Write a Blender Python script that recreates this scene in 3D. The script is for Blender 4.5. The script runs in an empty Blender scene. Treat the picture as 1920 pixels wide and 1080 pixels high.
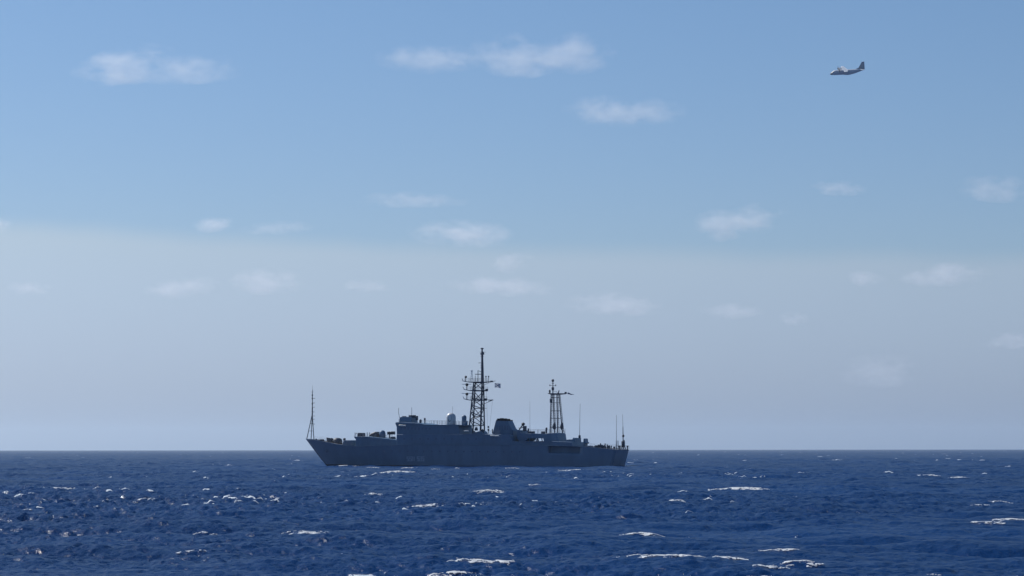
import bpy, bmesh, math, random
import numpy as np
from mathutils import Vector, Matrix

R = math.radians
random.seed(7)
rng = np.random.default_rng(11)
scene = bpy.context.scene
col = scene.collection

# ------------------------------------------------------------------ camera
F_PX = 4830.0                      # focal length in pixels of a 1920 px wide frame
CAM_H = 4.6
PITCH = math.atan(303.0 / F_PX)
cam_data = bpy.data.cameras.new("camera")
cam_data.sensor_width = 36.0
cam_data.lens = F_PX / 1920.0 * 36.0
cam_data.clip_start = 0.5
cam_data.clip_end = 120000.0
cam = bpy.data.objects.new("camera", cam_data)
col.objects.link(cam)
CAM_M = (Matrix.Translation((0, 0, CAM_H)) @ Matrix.Rotation(R(90) + PITCH, 4, 'X')
         @ Matrix.Rotation(R(-0.06), 4, 'Z'))
cam.matrix_world = CAM_M
scene.camera = cam
scene.render.resolution_x, scene.render.resolution_y = 1024, 576

# ------------------------------------------------------------------ sky and sun
SUN_EL, SUN_AZ = R(46), R(-50)     # azimuth from +Y, clockwise positive
world = bpy.data.worlds.new("World")
scene.world = world
world.use_nodes = True
wn, wl = world.node_tree.nodes, world.node_tree.links
wn.clear()
w_out = wn.new("ShaderNodeOutputWorld")
w_bg = wn.new("ShaderNodeBackground")
w_sky = wn.new("ShaderNodeTexSky")
w_sky.sky_type = 'NISHITA'
w_sky.sun_disc = False
w_sky.sun_elevation = SUN_EL
w_sky.sun_rotation = SUN_AZ
w_sky.altitude = 0
w_sky.air_density = 1.0
w_sky.dust_density = 0.6
w_sky.ozone_density = 1.6
w_bg.inputs["Strength"].default_value = 0.074
SKY_TINT = (0.72, 0.935, 1.17)
w_mul = wn.new("ShaderNodeMix"); w_mul.data_type = 'RGBA'; w_mul.blend_type = 'MULTIPLY'
w_mul.inputs["Factor"].default_value = 1.0
w_mul.inputs["B"].default_value = SKY_TINT + (1,)
wl.new(w_sky.outputs[0], w_mul.inputs["A"])
# a thin veil of haze lies along the whole horizon, its top edge a little uneven
w_tc = wn.new("ShaderNodeTexCoord")
w_sep = wn.new("ShaderNodeSeparateXYZ")
wl.new(w_tc.outputs["Generated"], w_sep.inputs[0])
w_noise = wn.new("ShaderNodeTexNoise")
w_noise.inputs["Scale"].default_value = 9.0
w_noise.inputs["Detail"].default_value = 5.0
wl.new(w_tc.outputs["Generated"], w_noise.inputs["Vector"])
def wmath(op, a, b=None, c=None, clamp=False):
    n = wn.new("ShaderNodeMath"); n.operation = op; n.use_clamp = clamp
    for i, v in enumerate((a, b, c)):
        if v is None: continue
        if isinstance(v, (int, float)): n.inputs[i].default_value = v
        else: wl.new(v, n.inputs[i])
    return n.outputs[0]
top = wmath('MULTIPLY_ADD', w_sep.outputs["X"], -0.033, 0.0782)           # edge a little higher towards the sun
top = wmath('MULTIPLY_ADD', wmath('SUBTRACT', w_noise.outputs["Fac"], 0.5), 0.012, top)
edge = wmath('DIVIDE', wmath('SUBTRACT', top, w_sep.outputs["Z"]), 0.010)
edge = wmath('ADD', edge, 0.5, clamp=True)
edge = wmath('MULTIPLY', wmath('MULTIPLY', edge, edge), wmath('MULTIPLY_ADD', edge, -2.0, 3.0))
w_band = wn.new("ShaderNodeMix"); w_band.data_type = 'RGBA'; w_band.blend_type = 'MIX'
# the lowest air above the veil keeps a clean blue without a green cast
w_mid = wn.new("ShaderNodeMix"); w_mid.data_type = 'RGBA'; w_mid.blend_type = 'MULTIPLY'
wl.new(w_mul.outputs["Result"], w_mid.inputs["A"])
w_mid.inputs["B"].default_value = (1.06, 0.945, 1.04, 1)
wl.new(wmath('SUBTRACT', 1.0, wmath('DIVIDE', w_sep.outputs["Z"], 0.22), clamp=True), w_mid.inputs["Factor"])
VEIL = (1.33, 1.13, 1.0)
wl.new(w_mid.outputs["Result"], w_band.inputs["A"])
w_veil = wn.new("ShaderNodeMix"); w_veil.data_type = 'RGBA'; w_veil.blend_type = 'MULTIPLY'
w_veil.inputs["Factor"].default_value = 1.0
wl.new(w_mid.outputs["Result"], w_veil.inputs["A"])
w_veil.inputs["B"].default_value = VEIL + (1,)
# towards the horizon the sea air stays blue-grey instead of turning yellow
w_low = wn.new("ShaderNodeMix"); w_low.data_type = 'RGBA'; w_low.blend_type = 'MULTIPLY'
wl.new(w_veil.outputs["Result"], w_low.inputs["A"])
w_low.inputs["B"].default_value = (0.54, 0.77, 1.24, 1)
wl.new(wmath('SUBTRACT', 1.0, wmath('DIVIDE', w_sep.outputs["Z"], 0.085), clamp=True), w_low.inputs["Factor"])
wl.new(w_low.outputs["Result"], w_band.inputs["B"])
wl.new(edge, w_band.inputs["Factor"])
wl.new(w_band.outputs["Result"], w_bg.inputs["Color"])
wl.new(w_bg.outputs[0], w_out.inputs["Surface"])

sun_data = bpy.data.lights.new("sun", 'SUN')
sun_data.energy = 4.8
sun_data.angle = R(0.53)
sun_data.color = (1.0, 0.97, 0.92)
sun = bpy.data.objects.new("sun", sun_data)
col.objects.link(sun)
SUN_DIR = Vector((math.sin(SUN_AZ) * math.cos(SUN_EL), math.cos(SUN_AZ) * math.cos(SUN_EL), math.sin(SUN_EL)))
sun.rotation_euler = (-SUN_DIR).to_track_quat('-Z', 'Y').to_euler()
sun.location = (0, 0, 60)

vs = scene.view_settings
scene.display_settings.display_device = 'sRGB'
vs.view_transform = 'Standard'
vs.look = 'None'
vs.gamma = 1.0
vs.use_curve_mapping = False
vs.exposure = 0.0
scene.cycles.volume_bounces = 3
scene.cycles.max_bounces = 6
scene.cycles.use_denoising = True

# ------------------------------------------------------------------ measuring helpers
def ray(px, py):
    d = Vector(((px - 960.0) / F_PX, (540.0 - py) / F_PX, -1.0))
    return (CAM_M.to_3x3() @ d).normalized()

def at_distance(px, py, dist):
    d = ray(px, py)
    return Vector((0, 0, CAM_H)) + d * (dist / d.y)

def on_water(px, py, z=0.0):
    d = ray(px, py)
    return Vector((0, 0, CAM_H)) + d * ((z - CAM_H) / d.z)

YAW = R(20)
SHIP_D = 700.0
SHIP_M = (Matrix.Translation(((872 - 960) / F_PX * SHIP_D, SHIP_D, -0.05)) @ Matrix.Rotation(R(180) - YAW, 4, 'Z')
          @ Matrix.Rotation(R(-0.33), 4, 'Y'))
SHIP_I = SHIP_M.inverted()

def SP(px, py, Y=0.0):
    """measured picture point -> ship coordinates on the lengthwise plane Y (X to the bow, Y to port, Z up)"""
    o = SHIP_I @ Vector((0, 0, CAM_H))
    d = SHIP_I.to_3x3() @ ray(px, py)
    t = (Y - o.y) / d.y
    return o + d * t

# ------------------------------------------------------------------ materials
def new_mat(name):
    m = bpy.data.materials.new(name); m.use_nodes = True
    nt = m.node_tree
    return m, nt.nodes, nt.links, nt.nodes["Principled BSDF"]

def paint(name, rgb, rough=0.55, var=0.25, scale=0.6, metallic=0.0, streak=True, bump=0.15):
    m, n, l, b = new_mat(name)
    tc = n.new("ShaderNodeTexCoord")
    mp = n.new("ShaderNodeMapping")
    mp.inputs["Scale"].default_value = (1.0, 1.0, 0.28 if streak else 1.0)
    l.new(tc.outputs["Object"], mp.inputs["Vector"])
    nz = n.new("ShaderNodeTexNoise"); nz.inputs["Scale"].default_value = scale
    nz.inputs["Detail"].default_value = 6; nz.inputs["Roughness"].default_value = 0.62
    l.new(mp.outputs[0], nz.inputs["Vector"])
    cr = n.new("ShaderNodeValToRGB")
    cr.color_ramp.elements[0].position = 0.3; cr.color_ramp.elements[1].position = 0.7
    cr.color_ramp.elements[0].color = tuple(c * (1 - var) for c in rgb) + (1,)
    cr.color_ramp.elements[1].color = tuple(min(1, c * (1 + var)) for c in rgb) + (1,)
    l.new(nz.outputs["Fac"], cr.inputs["Fac"])
    l.new(cr.outputs[0], b.inputs["Base Color"])
    b.inputs["Roughness"].default_value = rough
    b.inputs["Metallic"].default_value = metallic
    bm_ = n.new("ShaderNodeBump"); bm_.inputs["Strength"].default_value = bump; bm_.inputs["Distance"].default_value = 0.03
    l.new(nz.outputs["Fac"], bm_.inputs["Height"]); l.new(bm_.outputs[0], b.inputs["Normal"])
    return m

M = {}
M['hull'] = paint("hull_grey", (0.090, 0.163, 0.250), 0.5, 0.14, 0.35)
M['house'] = paint("superstructure_grey", (0.080, 0.155, 0.250), 0.5, 0.13, 0.45)
M['boot'] = paint("boot_topping", (0.03, 0.032, 0.04), 0.5, 0.3, 0.8)
M['deck'] = paint("deck_paint", (0.07, 0.085, 0.115), 0.8, 0.25, 0.9, streak=False)
M['mast'] = paint("mast_paint", (0.030, 0.046, 0.080), 0.55, 0.2, 1.2)
M['dark'] = paint("dark_metal", (0.028, 0.032, 0.042), 0.5, 0.3, 1.5)
M['radome'] = paint("radome_white", (0.48, 0.51, 0.55), 0.4, 0.1, 0.9)
M['canister'] = paint("canister_white", (0.62, 0.62, 0.6), 0.4, 0.1, 1.5)
M['number'] = paint("number_paint", (0.19, 0.27, 0.37), 0.6, 0.15, 1.5)
M['window'] = paint("window_glass", (0.070, 0.128, 0.215), 0.3, 0.2, 1.0, bump=0.0)
M['soot'] = paint("soot_black", (0.02, 0.02, 0.022), 0.85, 0.3, 1.0)
M['plane'] = paint("airframe_grey", (0.50, 0.54, 0.59), 0.42, 0.08, 0.4, streak=False, bump=0.03)
M['plane_tail'] = paint("tail_grey", (0.32, 0.36, 0.41), 0.45, 0.12, 0.4, streak=False, bump=0.03)
M['plane_dark'] = paint("airframe_dark", (0.04, 0.043, 0.05), 0.45, 0.2, 0.8, streak=False, bump=0.03)
M['prop'] = paint("propeller_grey", (0.09, 0.09, 0.10), 0.4, 0.15, 1.0, streak=False, bump=0.0)
M['flag_white'] = paint("flag_cloth", (0.5, 0.53, 0.58), 0.9, 0.05, 3.0, streak=False)
_n = M['flag_white'].node_tree
_tr = _n.nodes.new("ShaderNodeBsdfTranslucent"); _tr.inputs["Color"].default_value = (0.5, 0.54, 0.6, 1)
_mx = _n.nodes.new("ShaderNodeMixShader"); _mx.inputs["Fac"].default_value = 0.55
_n.links.new(_n.nodes["Principled BSDF"].outputs[0], _mx.inputs[1]); _n.links.new(_tr.outputs[0], _mx.inputs[2])
_n.links.new(_mx.outputs[0], _n.nodes["Material Output"].inputs["Surface"])
M['flag_blue'] = paint("flag_blue", (0.02, 0.04, 0.14), 0.9, 0.1, 3.0, streak=False)

# ------------------------------------------------------------------ mesh builder
class MB:
    def __init__(s): s.v = []; s.f = []
    def add(s, vs_, fs_):
        o = len(s.v); s.v += [tuple(v) for v in vs_]; s.f += [tuple(i + o for i in f) for f in fs_]; return s
    def box(s, c, size, rz=0.0):
        x, y, z = (a / 2 for a in size); rot = Matrix.Rotation(rz, 3, 'Z'); c = Vector(c)
        vs_ = [c + rot @ Vector((i * x, j * y, k * z)) for i in (-1, 1) for j in (-1, 1) for k in (-1, 1)]
        return s.add(vs_, [(0, 1, 3, 2), (4, 6, 7, 5), (0, 4, 5, 1), (2, 3, 7, 6), (0, 2, 6, 4), (1, 5, 7, 3)])
    def tube(s, p0, p1, r0, r1=None, n=7):
        r1 = r0 if r1 is None else r1
        p0, p1 = Vector(p0), Vector(p1); d = (p1 - p0)
        if d.length < 1e-6: return s
        d.normalize(); a = d.orthogonal().normalized(); b = d.cross(a)
        vs_ = []
        for p, r in ((p0, r0), (p1, r1)):
            for k in range(n):
                t = 2 * math.pi * k / n
                vs_.append(p + (a * math.cos(t) + b * math.sin(t)) * r)
        fs_ = [(k, (k + 1) % n, n + (k + 1) % n, n + k) for k in range(n)]
        fs_ += [tuple(range(n - 1, -1, -1)), tuple(range(n, 2 * n))]
        return s.add(vs_, fs_)
    def lathe(s, c, prof, n=16, axis='Z'):
        c = Vector(c); vs_ = []
        for r, h in prof:
            for k in range(n):
                t = 2 * math.pi * k / n
                p = (r * math.cos(t), r * math.sin(t), h)
                if axis == 'X': p = (h, r * math.cos(t), r * math.sin(t))
                if axis == 'Y': p = (r * math.sin(t), h, r * math.cos(t))
                vs_.append(c + Vector(p))
        fs_ = []
        for i in range(len(prof) - 1):
            for k in range(n):
                fs_.append((i * n + k, i * n + (k + 1) % n, (i + 1) * n + (k + 1) % n, (i + 1) * n + k))
        fs_ += [tuple(range(n - 1, -1, -1)), tuple(range((len(prof) - 1) * n, len(prof) * n))]
        return s.add(vs_, fs_)
    def prism(s, prof, y0, y1, taper=0.0):
        """closed X-Z profile, extruded from y0 to y1"""
        n = len(prof)
        vs_ = [(p[0], y0, p[1]) for p in prof] + [(p[0], y1, p[1]) for p in prof]
        fs_ = [tuple(range(n)), tuple(range(2 * n - 1, n - 1, -1))]
        fs_ += [(k, n + k, n + (k + 1) % n, (k + 1) % n) for k in range(n)]
        return s.add(vs_, fs_)
    def ellipsoid(s, c, r, nu=12, nv=8):
        c = Vector(c); prof = []
        vs_ = []; fs_ = []
        for j in range(nv + 1):
            ph = math.pi * j / nv - math.pi / 2
            for k in range(nu):
                t = 2 * math.pi * k / nu
                vs_.append(c + Vector((r[0] * math.cos(ph) * math.cos(t), r[1] * math.cos(ph) * math.sin(t), r[2] * math.sin(ph))))
        for j in range(nv):
            for k in range(nu):
                fs_.append((j * nu + k, j * nu + (k + 1) % nu, (j + 1) * nu + (k + 1) % nu, (j + 1) * nu + k))
        return s.add(vs_, fs_)
    def build(s, name, mat, parent=None, smooth=False, bevel=0.0, matrix=None):
        me = bpy.data.meshes.new(name)
        me.from_pydata(s.v, [], s.f); me.validate()
        bm_ = bmesh.new(); bm_.from_mesh(me)
        bmesh.ops.remove_doubles(bm_, verts=bm_.verts, dist=1e-5)
        bmesh.ops.recalc_face_normals(bm_, faces=bm_.faces)
        if bevel > 0:
            bmesh.ops.bevel(bm_, geom=list(bm_.edges), offset=bevel, segments=1, affect='EDGES', clamp_overlap=True)
        bm_.to_mesh(me); bm_.free()
        me.materials.append(mat)
        if smooth:
            me.polygons.foreach_set("use_smooth", [True] * len(me.polygons))
        o = bpy.data.objects.new(name, me); col.objects.link(o)
        if parent is not None: o.parent = parent
        return o

def tag(o, label=None, cat=None, group=None, kind=None):
    if label: o["label"] = label
    if cat: o["category"] = cat
    if group: o["group"] = group
    if kind: o["kind"] = kind
    return o

# ================================================================== SEA
def spectrum_tile(N, L, lam_min, lam_max, peak, wind_az, seed, spread=2.0, power=3.75):
    g = np.random.default_rng(seed)
    k1 = np.fft.fftfreq(N, L / N) * 2 * np.pi
    kx, ky = np.meshgrid(k1, k1, indexing='ij')
    k = np.hypot(kx, ky); k[0, 0] = 1e-6
    lam = 2 * np.pi / k
    kp = 2 * np.pi / peak
    P = np.exp(-1.25 * (kp / k) ** 2) / k ** power
    ca = (kx * math.cos(wind_az) + ky * math.sin(wind_az)) / k
    P *= (0.14 + 0.86 * np.maximum(ca, 0) ** spread)
    P[(lam < lam_min) | (lam > lam_max)] = 0
    A = np.sqrt(P) * (g.normal(size=(N, N)) + 1j * g.normal(size=(N, N)))
    A[0, 0] = 0
    H = np.fft.ifft2(A)
    h = H.real; sc = 1.0 / h.std()
    h = h * sc
    dx = np.fft.ifft2(A * (1j * kx / k)).real * sc
    dy = np.fft.ifft2(A * (1j * ky / k)).real * sc
    jxx = np.fft.ifft2(A * (-kx * kx / k)).real * sc
    jyy = np.fft.ifft2(A * (-ky * ky / k)).real * sc
    return h, dx, dy, jxx + jyy

def fbm_tile(N, power, seed):
    g = np.random.default_rng(seed)
    k1 = np.fft.fftfreq(N) * N
    kx, ky = np.meshgrid(k1, k1, indexing='ij')
    k = np.hypot(kx, ky); k[0, 0] = 1
    A = (g.normal(size=(N, N)) + 1j * g.normal(size=(N, N))) / k ** power
    A[k < 2.5] = 0
    h = np.fft.ifft2(A).real
    return h / h.std()

def sample(arr, L, x, y):
    N = arr.shape[0]
    u = (x / L * N) % N; v = (y / L * N) % N
    i = np.floor(u).astype(np.int64); j = np.floor(v).astype(np.int64)
    fu = u - i; fv = v - j
    i %= N; j %= N
    i2 = (i + 1) % N; j2 = (j + 1) % N
    return (arr[i, j] * (1 - fu) * (1 - fv) + arr[i2, j] * fu * (1 - fv) + arr[i, j2] * (1 - fu) * fv + arr[i2, j2] * fu * fv)

WIND = R(-118)
LA, LB = 223.0, 47.0
TA = spectrum_tile(1024, LA, 3.0, 70.0, 26.0, WIND, 3, 2.0)
TB = spectrum_tile(512, LB, 0.22, 5.0, 2.4, WIND + R(14), 5, 1.2, 2.75)
FB = fbm_tile(512, 1.55, 9)
AMP_A, AMP_B, CHOP = 0.19, 0.092, 1.1

# whitecaps that the photograph shows large: picture position, width and depth in metres, slant
CAPS = [
    # px, py, half length (m), half depth (m), tilt, density
    (1388, 914, 2.75, 2.6, 0.05, 1.25), (1252, 1050, 1.15, 0.9, 0.28, 0.6), (1360, 1040, 0.62, 0.5, 0.30, 0.9),
    (1462, 1030, 0.58, 0.55, -0.06, 0.9), (1492, 1046, 0.72, 0.7, 0.28, 0.9), (1438, 1058, 0.50, 0.4, 0.2, 0.9),
    (1425, 1077, 0.60, 0.35, 0.1, 0.8), (1290, 1043, 0.6, 0.6, 0.1, 0.7),
    (905, 1053, 0.85, 0.65, -0.10, 0.75), (850, 1067, 1.10, 0.35, -0.14, 0.25), (672, 1072, 0.8, 0.35, -0.1, 0.25),
    (1200, 995, 0.95, 0.8, -0.06, 0.5), (632, 974, 0.75, 0.7, 0.32, 0.9), (580, 994, 0.95, 0.8, -0.08, 0.55),
    (555, 992, 0.5, 0.4, 0.1, 0.5), (1893, 973, 1.1, 0.8, 0.25, 0.85), (1850, 977, 0.8, 0.6, 0.0, 0.6),
    (1872, 939, 0.85, 0.8, 0.30, 0.6), (1838, 945, 0.7, 0.7, 0.05, 0.6), (1740, 891, 2.0, 1.9, 0.0, 0.75),
    (1663, 885, 1.6, 1.5, 0.0, 0.6), (1797, 893, 1.2, 1.2, 0.1, 0.5), (1415, 896, 1.7, 1.5, 0.05, 0.35),
    (1745, 1070, 0.45, 0.4, 0.15, 0.9), (105, 917, 1.35, 1.2, 0.05, 0.55), (265, 934, 1.0, 0.8, 0.0, 0.5),
    (48, 953, 0.40, 0.5, 0.0, 0.9), (920, 921, 1.3, 1.1, 0.12, 0.5), (1270, 937, 0.6, 0.8, 0.05, 0.6),
    (385, 990, 0.5, 0.4, 0.0, 0.5), (450, 1015, 0.45, 0.4, 0.0, 0.6), (365, 1027, 0.5, 0.4, -0.05, 0.35),
    (745, 885, 3.0, 2.6, 0.0, 0.5), (1080, 881, 3.2, 2.0, 0.05, 0.6), (535, 865, 3.6, 3.2, 0.0, 0.5),
    (1400, 863, 2.6, 3.0, 0.0, 0.6), (1555, 947, 0.45, 0.5, 0.0, 0.9), (1498, 995, 0.4, 0.4, 0.0, 0.7),
    (1290, 997, 0.45, 0.4, 0.3, 0.6), (1005, 908, 0.6, 0.9, 0.0, 0.7), (640, 1030, 0.4, 0.3, 0.0, 0.3),
    (643, 873.6, 1.0, 1.0, 0.0, 0.8), (668, 873.8, 0.7, 0.9, 0.0, 0.8), (698, 875.6, 1.6, 1.2, 0.0, 0.6), (762, 878, 2.4, 1.6, 0.0, 0.5), (716, 877, 0.9, 0.9, 0, 0.6),
    (818, 879, 0.9, 0.9, 0.0, 0.8), (857, 876, 0.6, 0.8, 0, 0.9), (962, 877.5, 1.4, 1.0, 0.05, 0.6), (1010, 878.5, 0.8, 0.8, 0, 0.5), (1122, 879.5, 1.5, 1.1, 0.0, 0.8), (1060, 883, 1.4, 1.3, 0.2, 0.6), (1192, 863, 1.2, 1.5, 0, 0.7),
    (1630, 1000, 0.3, 0.3, 0.0, 0.5), (700, 925, 0.7, 0.8, 0.0, 0.4), (800, 946, 1.2, 0.7, 0.05, 0.35),
]
CAP_W = []
for (px, py, a_, b_, tilt, dens) in CAPS:
    c_ = on_water(px, py, 0.30)
    # depth across the crest is foreshortened: keep a few metres on the far ones
    ang = tilt * 1.5
    if a_ < 1.0: b_ = min(b_, 0.6 * a_)
    if a_ < 0.55: b_ = min(b_, 0.35 * a_)
    if py > 985: a_ *= 1.15
    CAP_W.append((c_.x, c_.y, a_, b_, ang, dens))

def sea_surface(x, y, detail=True):
    h, dx, dy, J = (sample(t, LA, x, y) for t in TA)
    ca, sa = math.cos(0.61), math.sin(0.61)
    xr, yr = x * ca - y * sa, x * sa + y * ca
    h2, dx2, dy2, J2 = (sample(t, LB, xr, yr) for t in TB)
    gx, gy = dx2 * ca + dy2 * sa, -dx2 * sa + dy2 * ca
    gust = 0.75 + 0.25 * np.clip(sample(FB, 900.0, x, y), -2, 2)
    z = AMP_A * h + AMP_B * h2 * gust
    ox = -(AMP_A * CHOP * dx + AMP_B * 0.9 * gx * gust)
    oy = -(AMP_A * CHOP * dy + AMP_B * 0.9 * gy * gust)
    jac = (AMP_A * CHOP * J + 0.55 * AMP_B * J2 * gust)
    for (cx, cy, a_, b_, ang, dens) in CAP_W:
        m = (np.abs(x - cx) < a_ * 3.2) & (np.abs(y - cy) < max(a_, b_ * 3) * 2.4)
        if not m.any(): continue
        c, s_ = math.cos(ang), math.sin(ang)
        u = ((x[m] - cx) * c + (y[m] - cy) * s_) / (a_ * 1.25)
        v = (-(x[m] - cx) * s_ + (y[m] - cy) * c)
        v = v / (b_ * np.where(v < 0, 1.0, 2.2) + 0.15)
        w = np.exp(-(u * u) - (v * v))
        lift = 0.08 + 0.14 * min(a_, 2.0)
        z[m] = z[m] * (1 - 0.6 * w) + lift * w
    return x + ox, y + oy, z, jac

def build_sea():
    fine = np.linspace(R(-14.2), R(14.2), 570)
    coarse = np.linspace(R(14.2), R(360 - 14.2), 66)[1:-1]
    ang = np.concatenate([fine, coarse])
    r0 = np.linspace(6, 78, 12)
    r1 = np.concatenate([np.exp(np.arange(math.log(80), math.log(1250), 0.0019)), np.exp(np.arange(math.log(1254), math.log(3600), 0.004))])
    r2 = np.exp(np.arange(math.log(3620), math.log(40000), 0.012))
    rr = np.concatenate([r0, r1, r2])
    nr, na = len(rr), len(ang)
    A, RR = np.meshgrid(ang, rr)
    x = (RR * np.sin(A)).ravel(); y = (RR * np.cos(A)).ravel()
    X, Y, Z, J = sea_surface(x, y)
    # the sheet calms where it is only a coarse skirt outside the view
    a_abs = np.abs(((A.ravel() + np.pi) % (2 * np.pi)) - np.pi)
    k = np.clip((R(14.2) - a_abs) / R(0.4), 0, 1)
    k *= np.clip((RR.ravel() - 60) / 18, 0, 1)
    X = x + (X - x) * k; Y = y + (Y - y) * k; Z = Z * k
    foam = np.clip((-J - 0.55) / 0.45, 0, 1) if False else J
    co = np.empty((nr * na + 1, 3), np.float32)
    co[:-1, 0] = X; co[:-1, 1] = Y; co[:-1, 2] = Z
    co[-1] = (0, 0, 0)
    i = np.arange(nr - 1)[:, None]; j = np.arange(na)[None, :]
    jn = (j + 1) % na
    q = np.stack([i * na + j, i * na + jn, (i + 1) * na + jn, (i + 1) * na + j], axis=-1).reshape(-1, 4)
    q = q[:, ::-1]
    tri = np.stack([np.full(na, nr * na), (np.arange(na) + 1) % na, np.arange(na)], axis=-1)
    nq, nt = len(q), len(tri)
    me = bpy.data.meshes.new("sea")
    me.vertices.add(len(co)); me.vertices.foreach_set("co", co.ravel())
    loops = np.concatenate([q.ravel(), tri.ravel()]).astype(np.int32)
    me.loops.add(len(loops)); me.loops.foreach_set("vertex_index", loops)
    me.polygons.add(nq + nt)
    starts = np.concatenate([np.arange(nq) * 4, nq * 4 + np.arange(nt) * 3]).astype(np.int32)
    me.polygons.foreach_set("loop_start", starts)
    me.polygons.foreach_set("use_smooth", np.ones(nq + nt, bool))
    me.update(calc_edges=True); me.validate()
    at = me.attributes.new("foam", 'FLOAT', 'POINT')
    fo = np.zeros(len(co), np.float32)
    thr = np.quantile(J[(RR.ravel() > 80) & (RR.ravel() < 2500) & (k > 0.9)], (FOAM_Q, FOAM_Q2))
    patch = sample(FB, 61.0, x, y)
    f = np.clip((thr[0] - (J - 0.03 * patch * abs(thr[0]))) / max(1e-6, thr[0] - thr[1]), 0, 1)
    g = f.reshape(nr, na)
    e = g.copy()                                    # crests break along their length
    for sft, wgt in ((1, 0.9), (-1, 0.9), (2, 0.62), (-2, 0.7), (3, 0.45)):
        e = np.maximum(e, wgt * np.roll(g, sft, axis=1))
    f = e.ravel() * np.clip(0.75 + 0.35 * patch, 0.25, 1) * np.clip(0.35 + 1.0 * sample(FB, 83.0, x, y), 0, 1)
    fo[:-1] = f * k
    at.data.foreach_set("value", fo)
    o = bpy.data.objects.new("sea", me); col.objects.link(o)
    return o

FOAM_Q, FOAM_Q2 = 0.0042, 0.0009

def foam_material():
    m, n, l, b = new_mat("sea_foam")
    b.inputs["Base Color"].default_value = (0.78, 0.80, 0.82, 1)
    b.inputs["Roughness"].default_value = 0.9
    tc = n.new("ShaderNodeTexCoord"); nz = n.new("ShaderNodeTexNoise")
    nz.inputs["Scale"].default_value = 9; nz.inputs["Detail"].default_value = 5
    l.new(tc.outputs["Object"], nz.inputs["Vector"])
    cr = n.new("ShaderNodeValToRGB")
    cr.color_ramp.elements[0].position = 0.32; cr.color_ramp.elements[0].color = (0.66, 0.71, 0.76, 1)
    cr.color_ramp.elements[1].position = 0.58; cr.color_ramp.elements[1].color = (0.86, 0.88, 0.90, 1)
    l.new(nz.outputs["Fac"], cr.inputs["Fac"]); l.new(cr.outputs[0], b.inputs["Base Color"])
    bp = n.new("ShaderNodeBump"); bp.inputs["Strength"].default_value = 0.5; bp.inputs["Distance"].default_value = 0.04
    l.new(nz.outputs["Fac"], bp.inputs["Height"]); l.new(bp.outputs[0], b.inputs["Normal"])
    # light passes through the froth
    tr = n.new("ShaderNodeBsdfTranslucent"); l.new(cr.outputs[0], tr.inputs["Color"])
    mx = n.new("ShaderNodeMixShader"); mx.inputs["Fac"].default_value = 0.3
    l.new(b.outputs[0], mx.inputs[1]); l.new(tr.outputs[0], mx.inputs[2])
    l.new(mx.outputs[0], n["Material Output"].inputs["Surface"])
    return m

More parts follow.
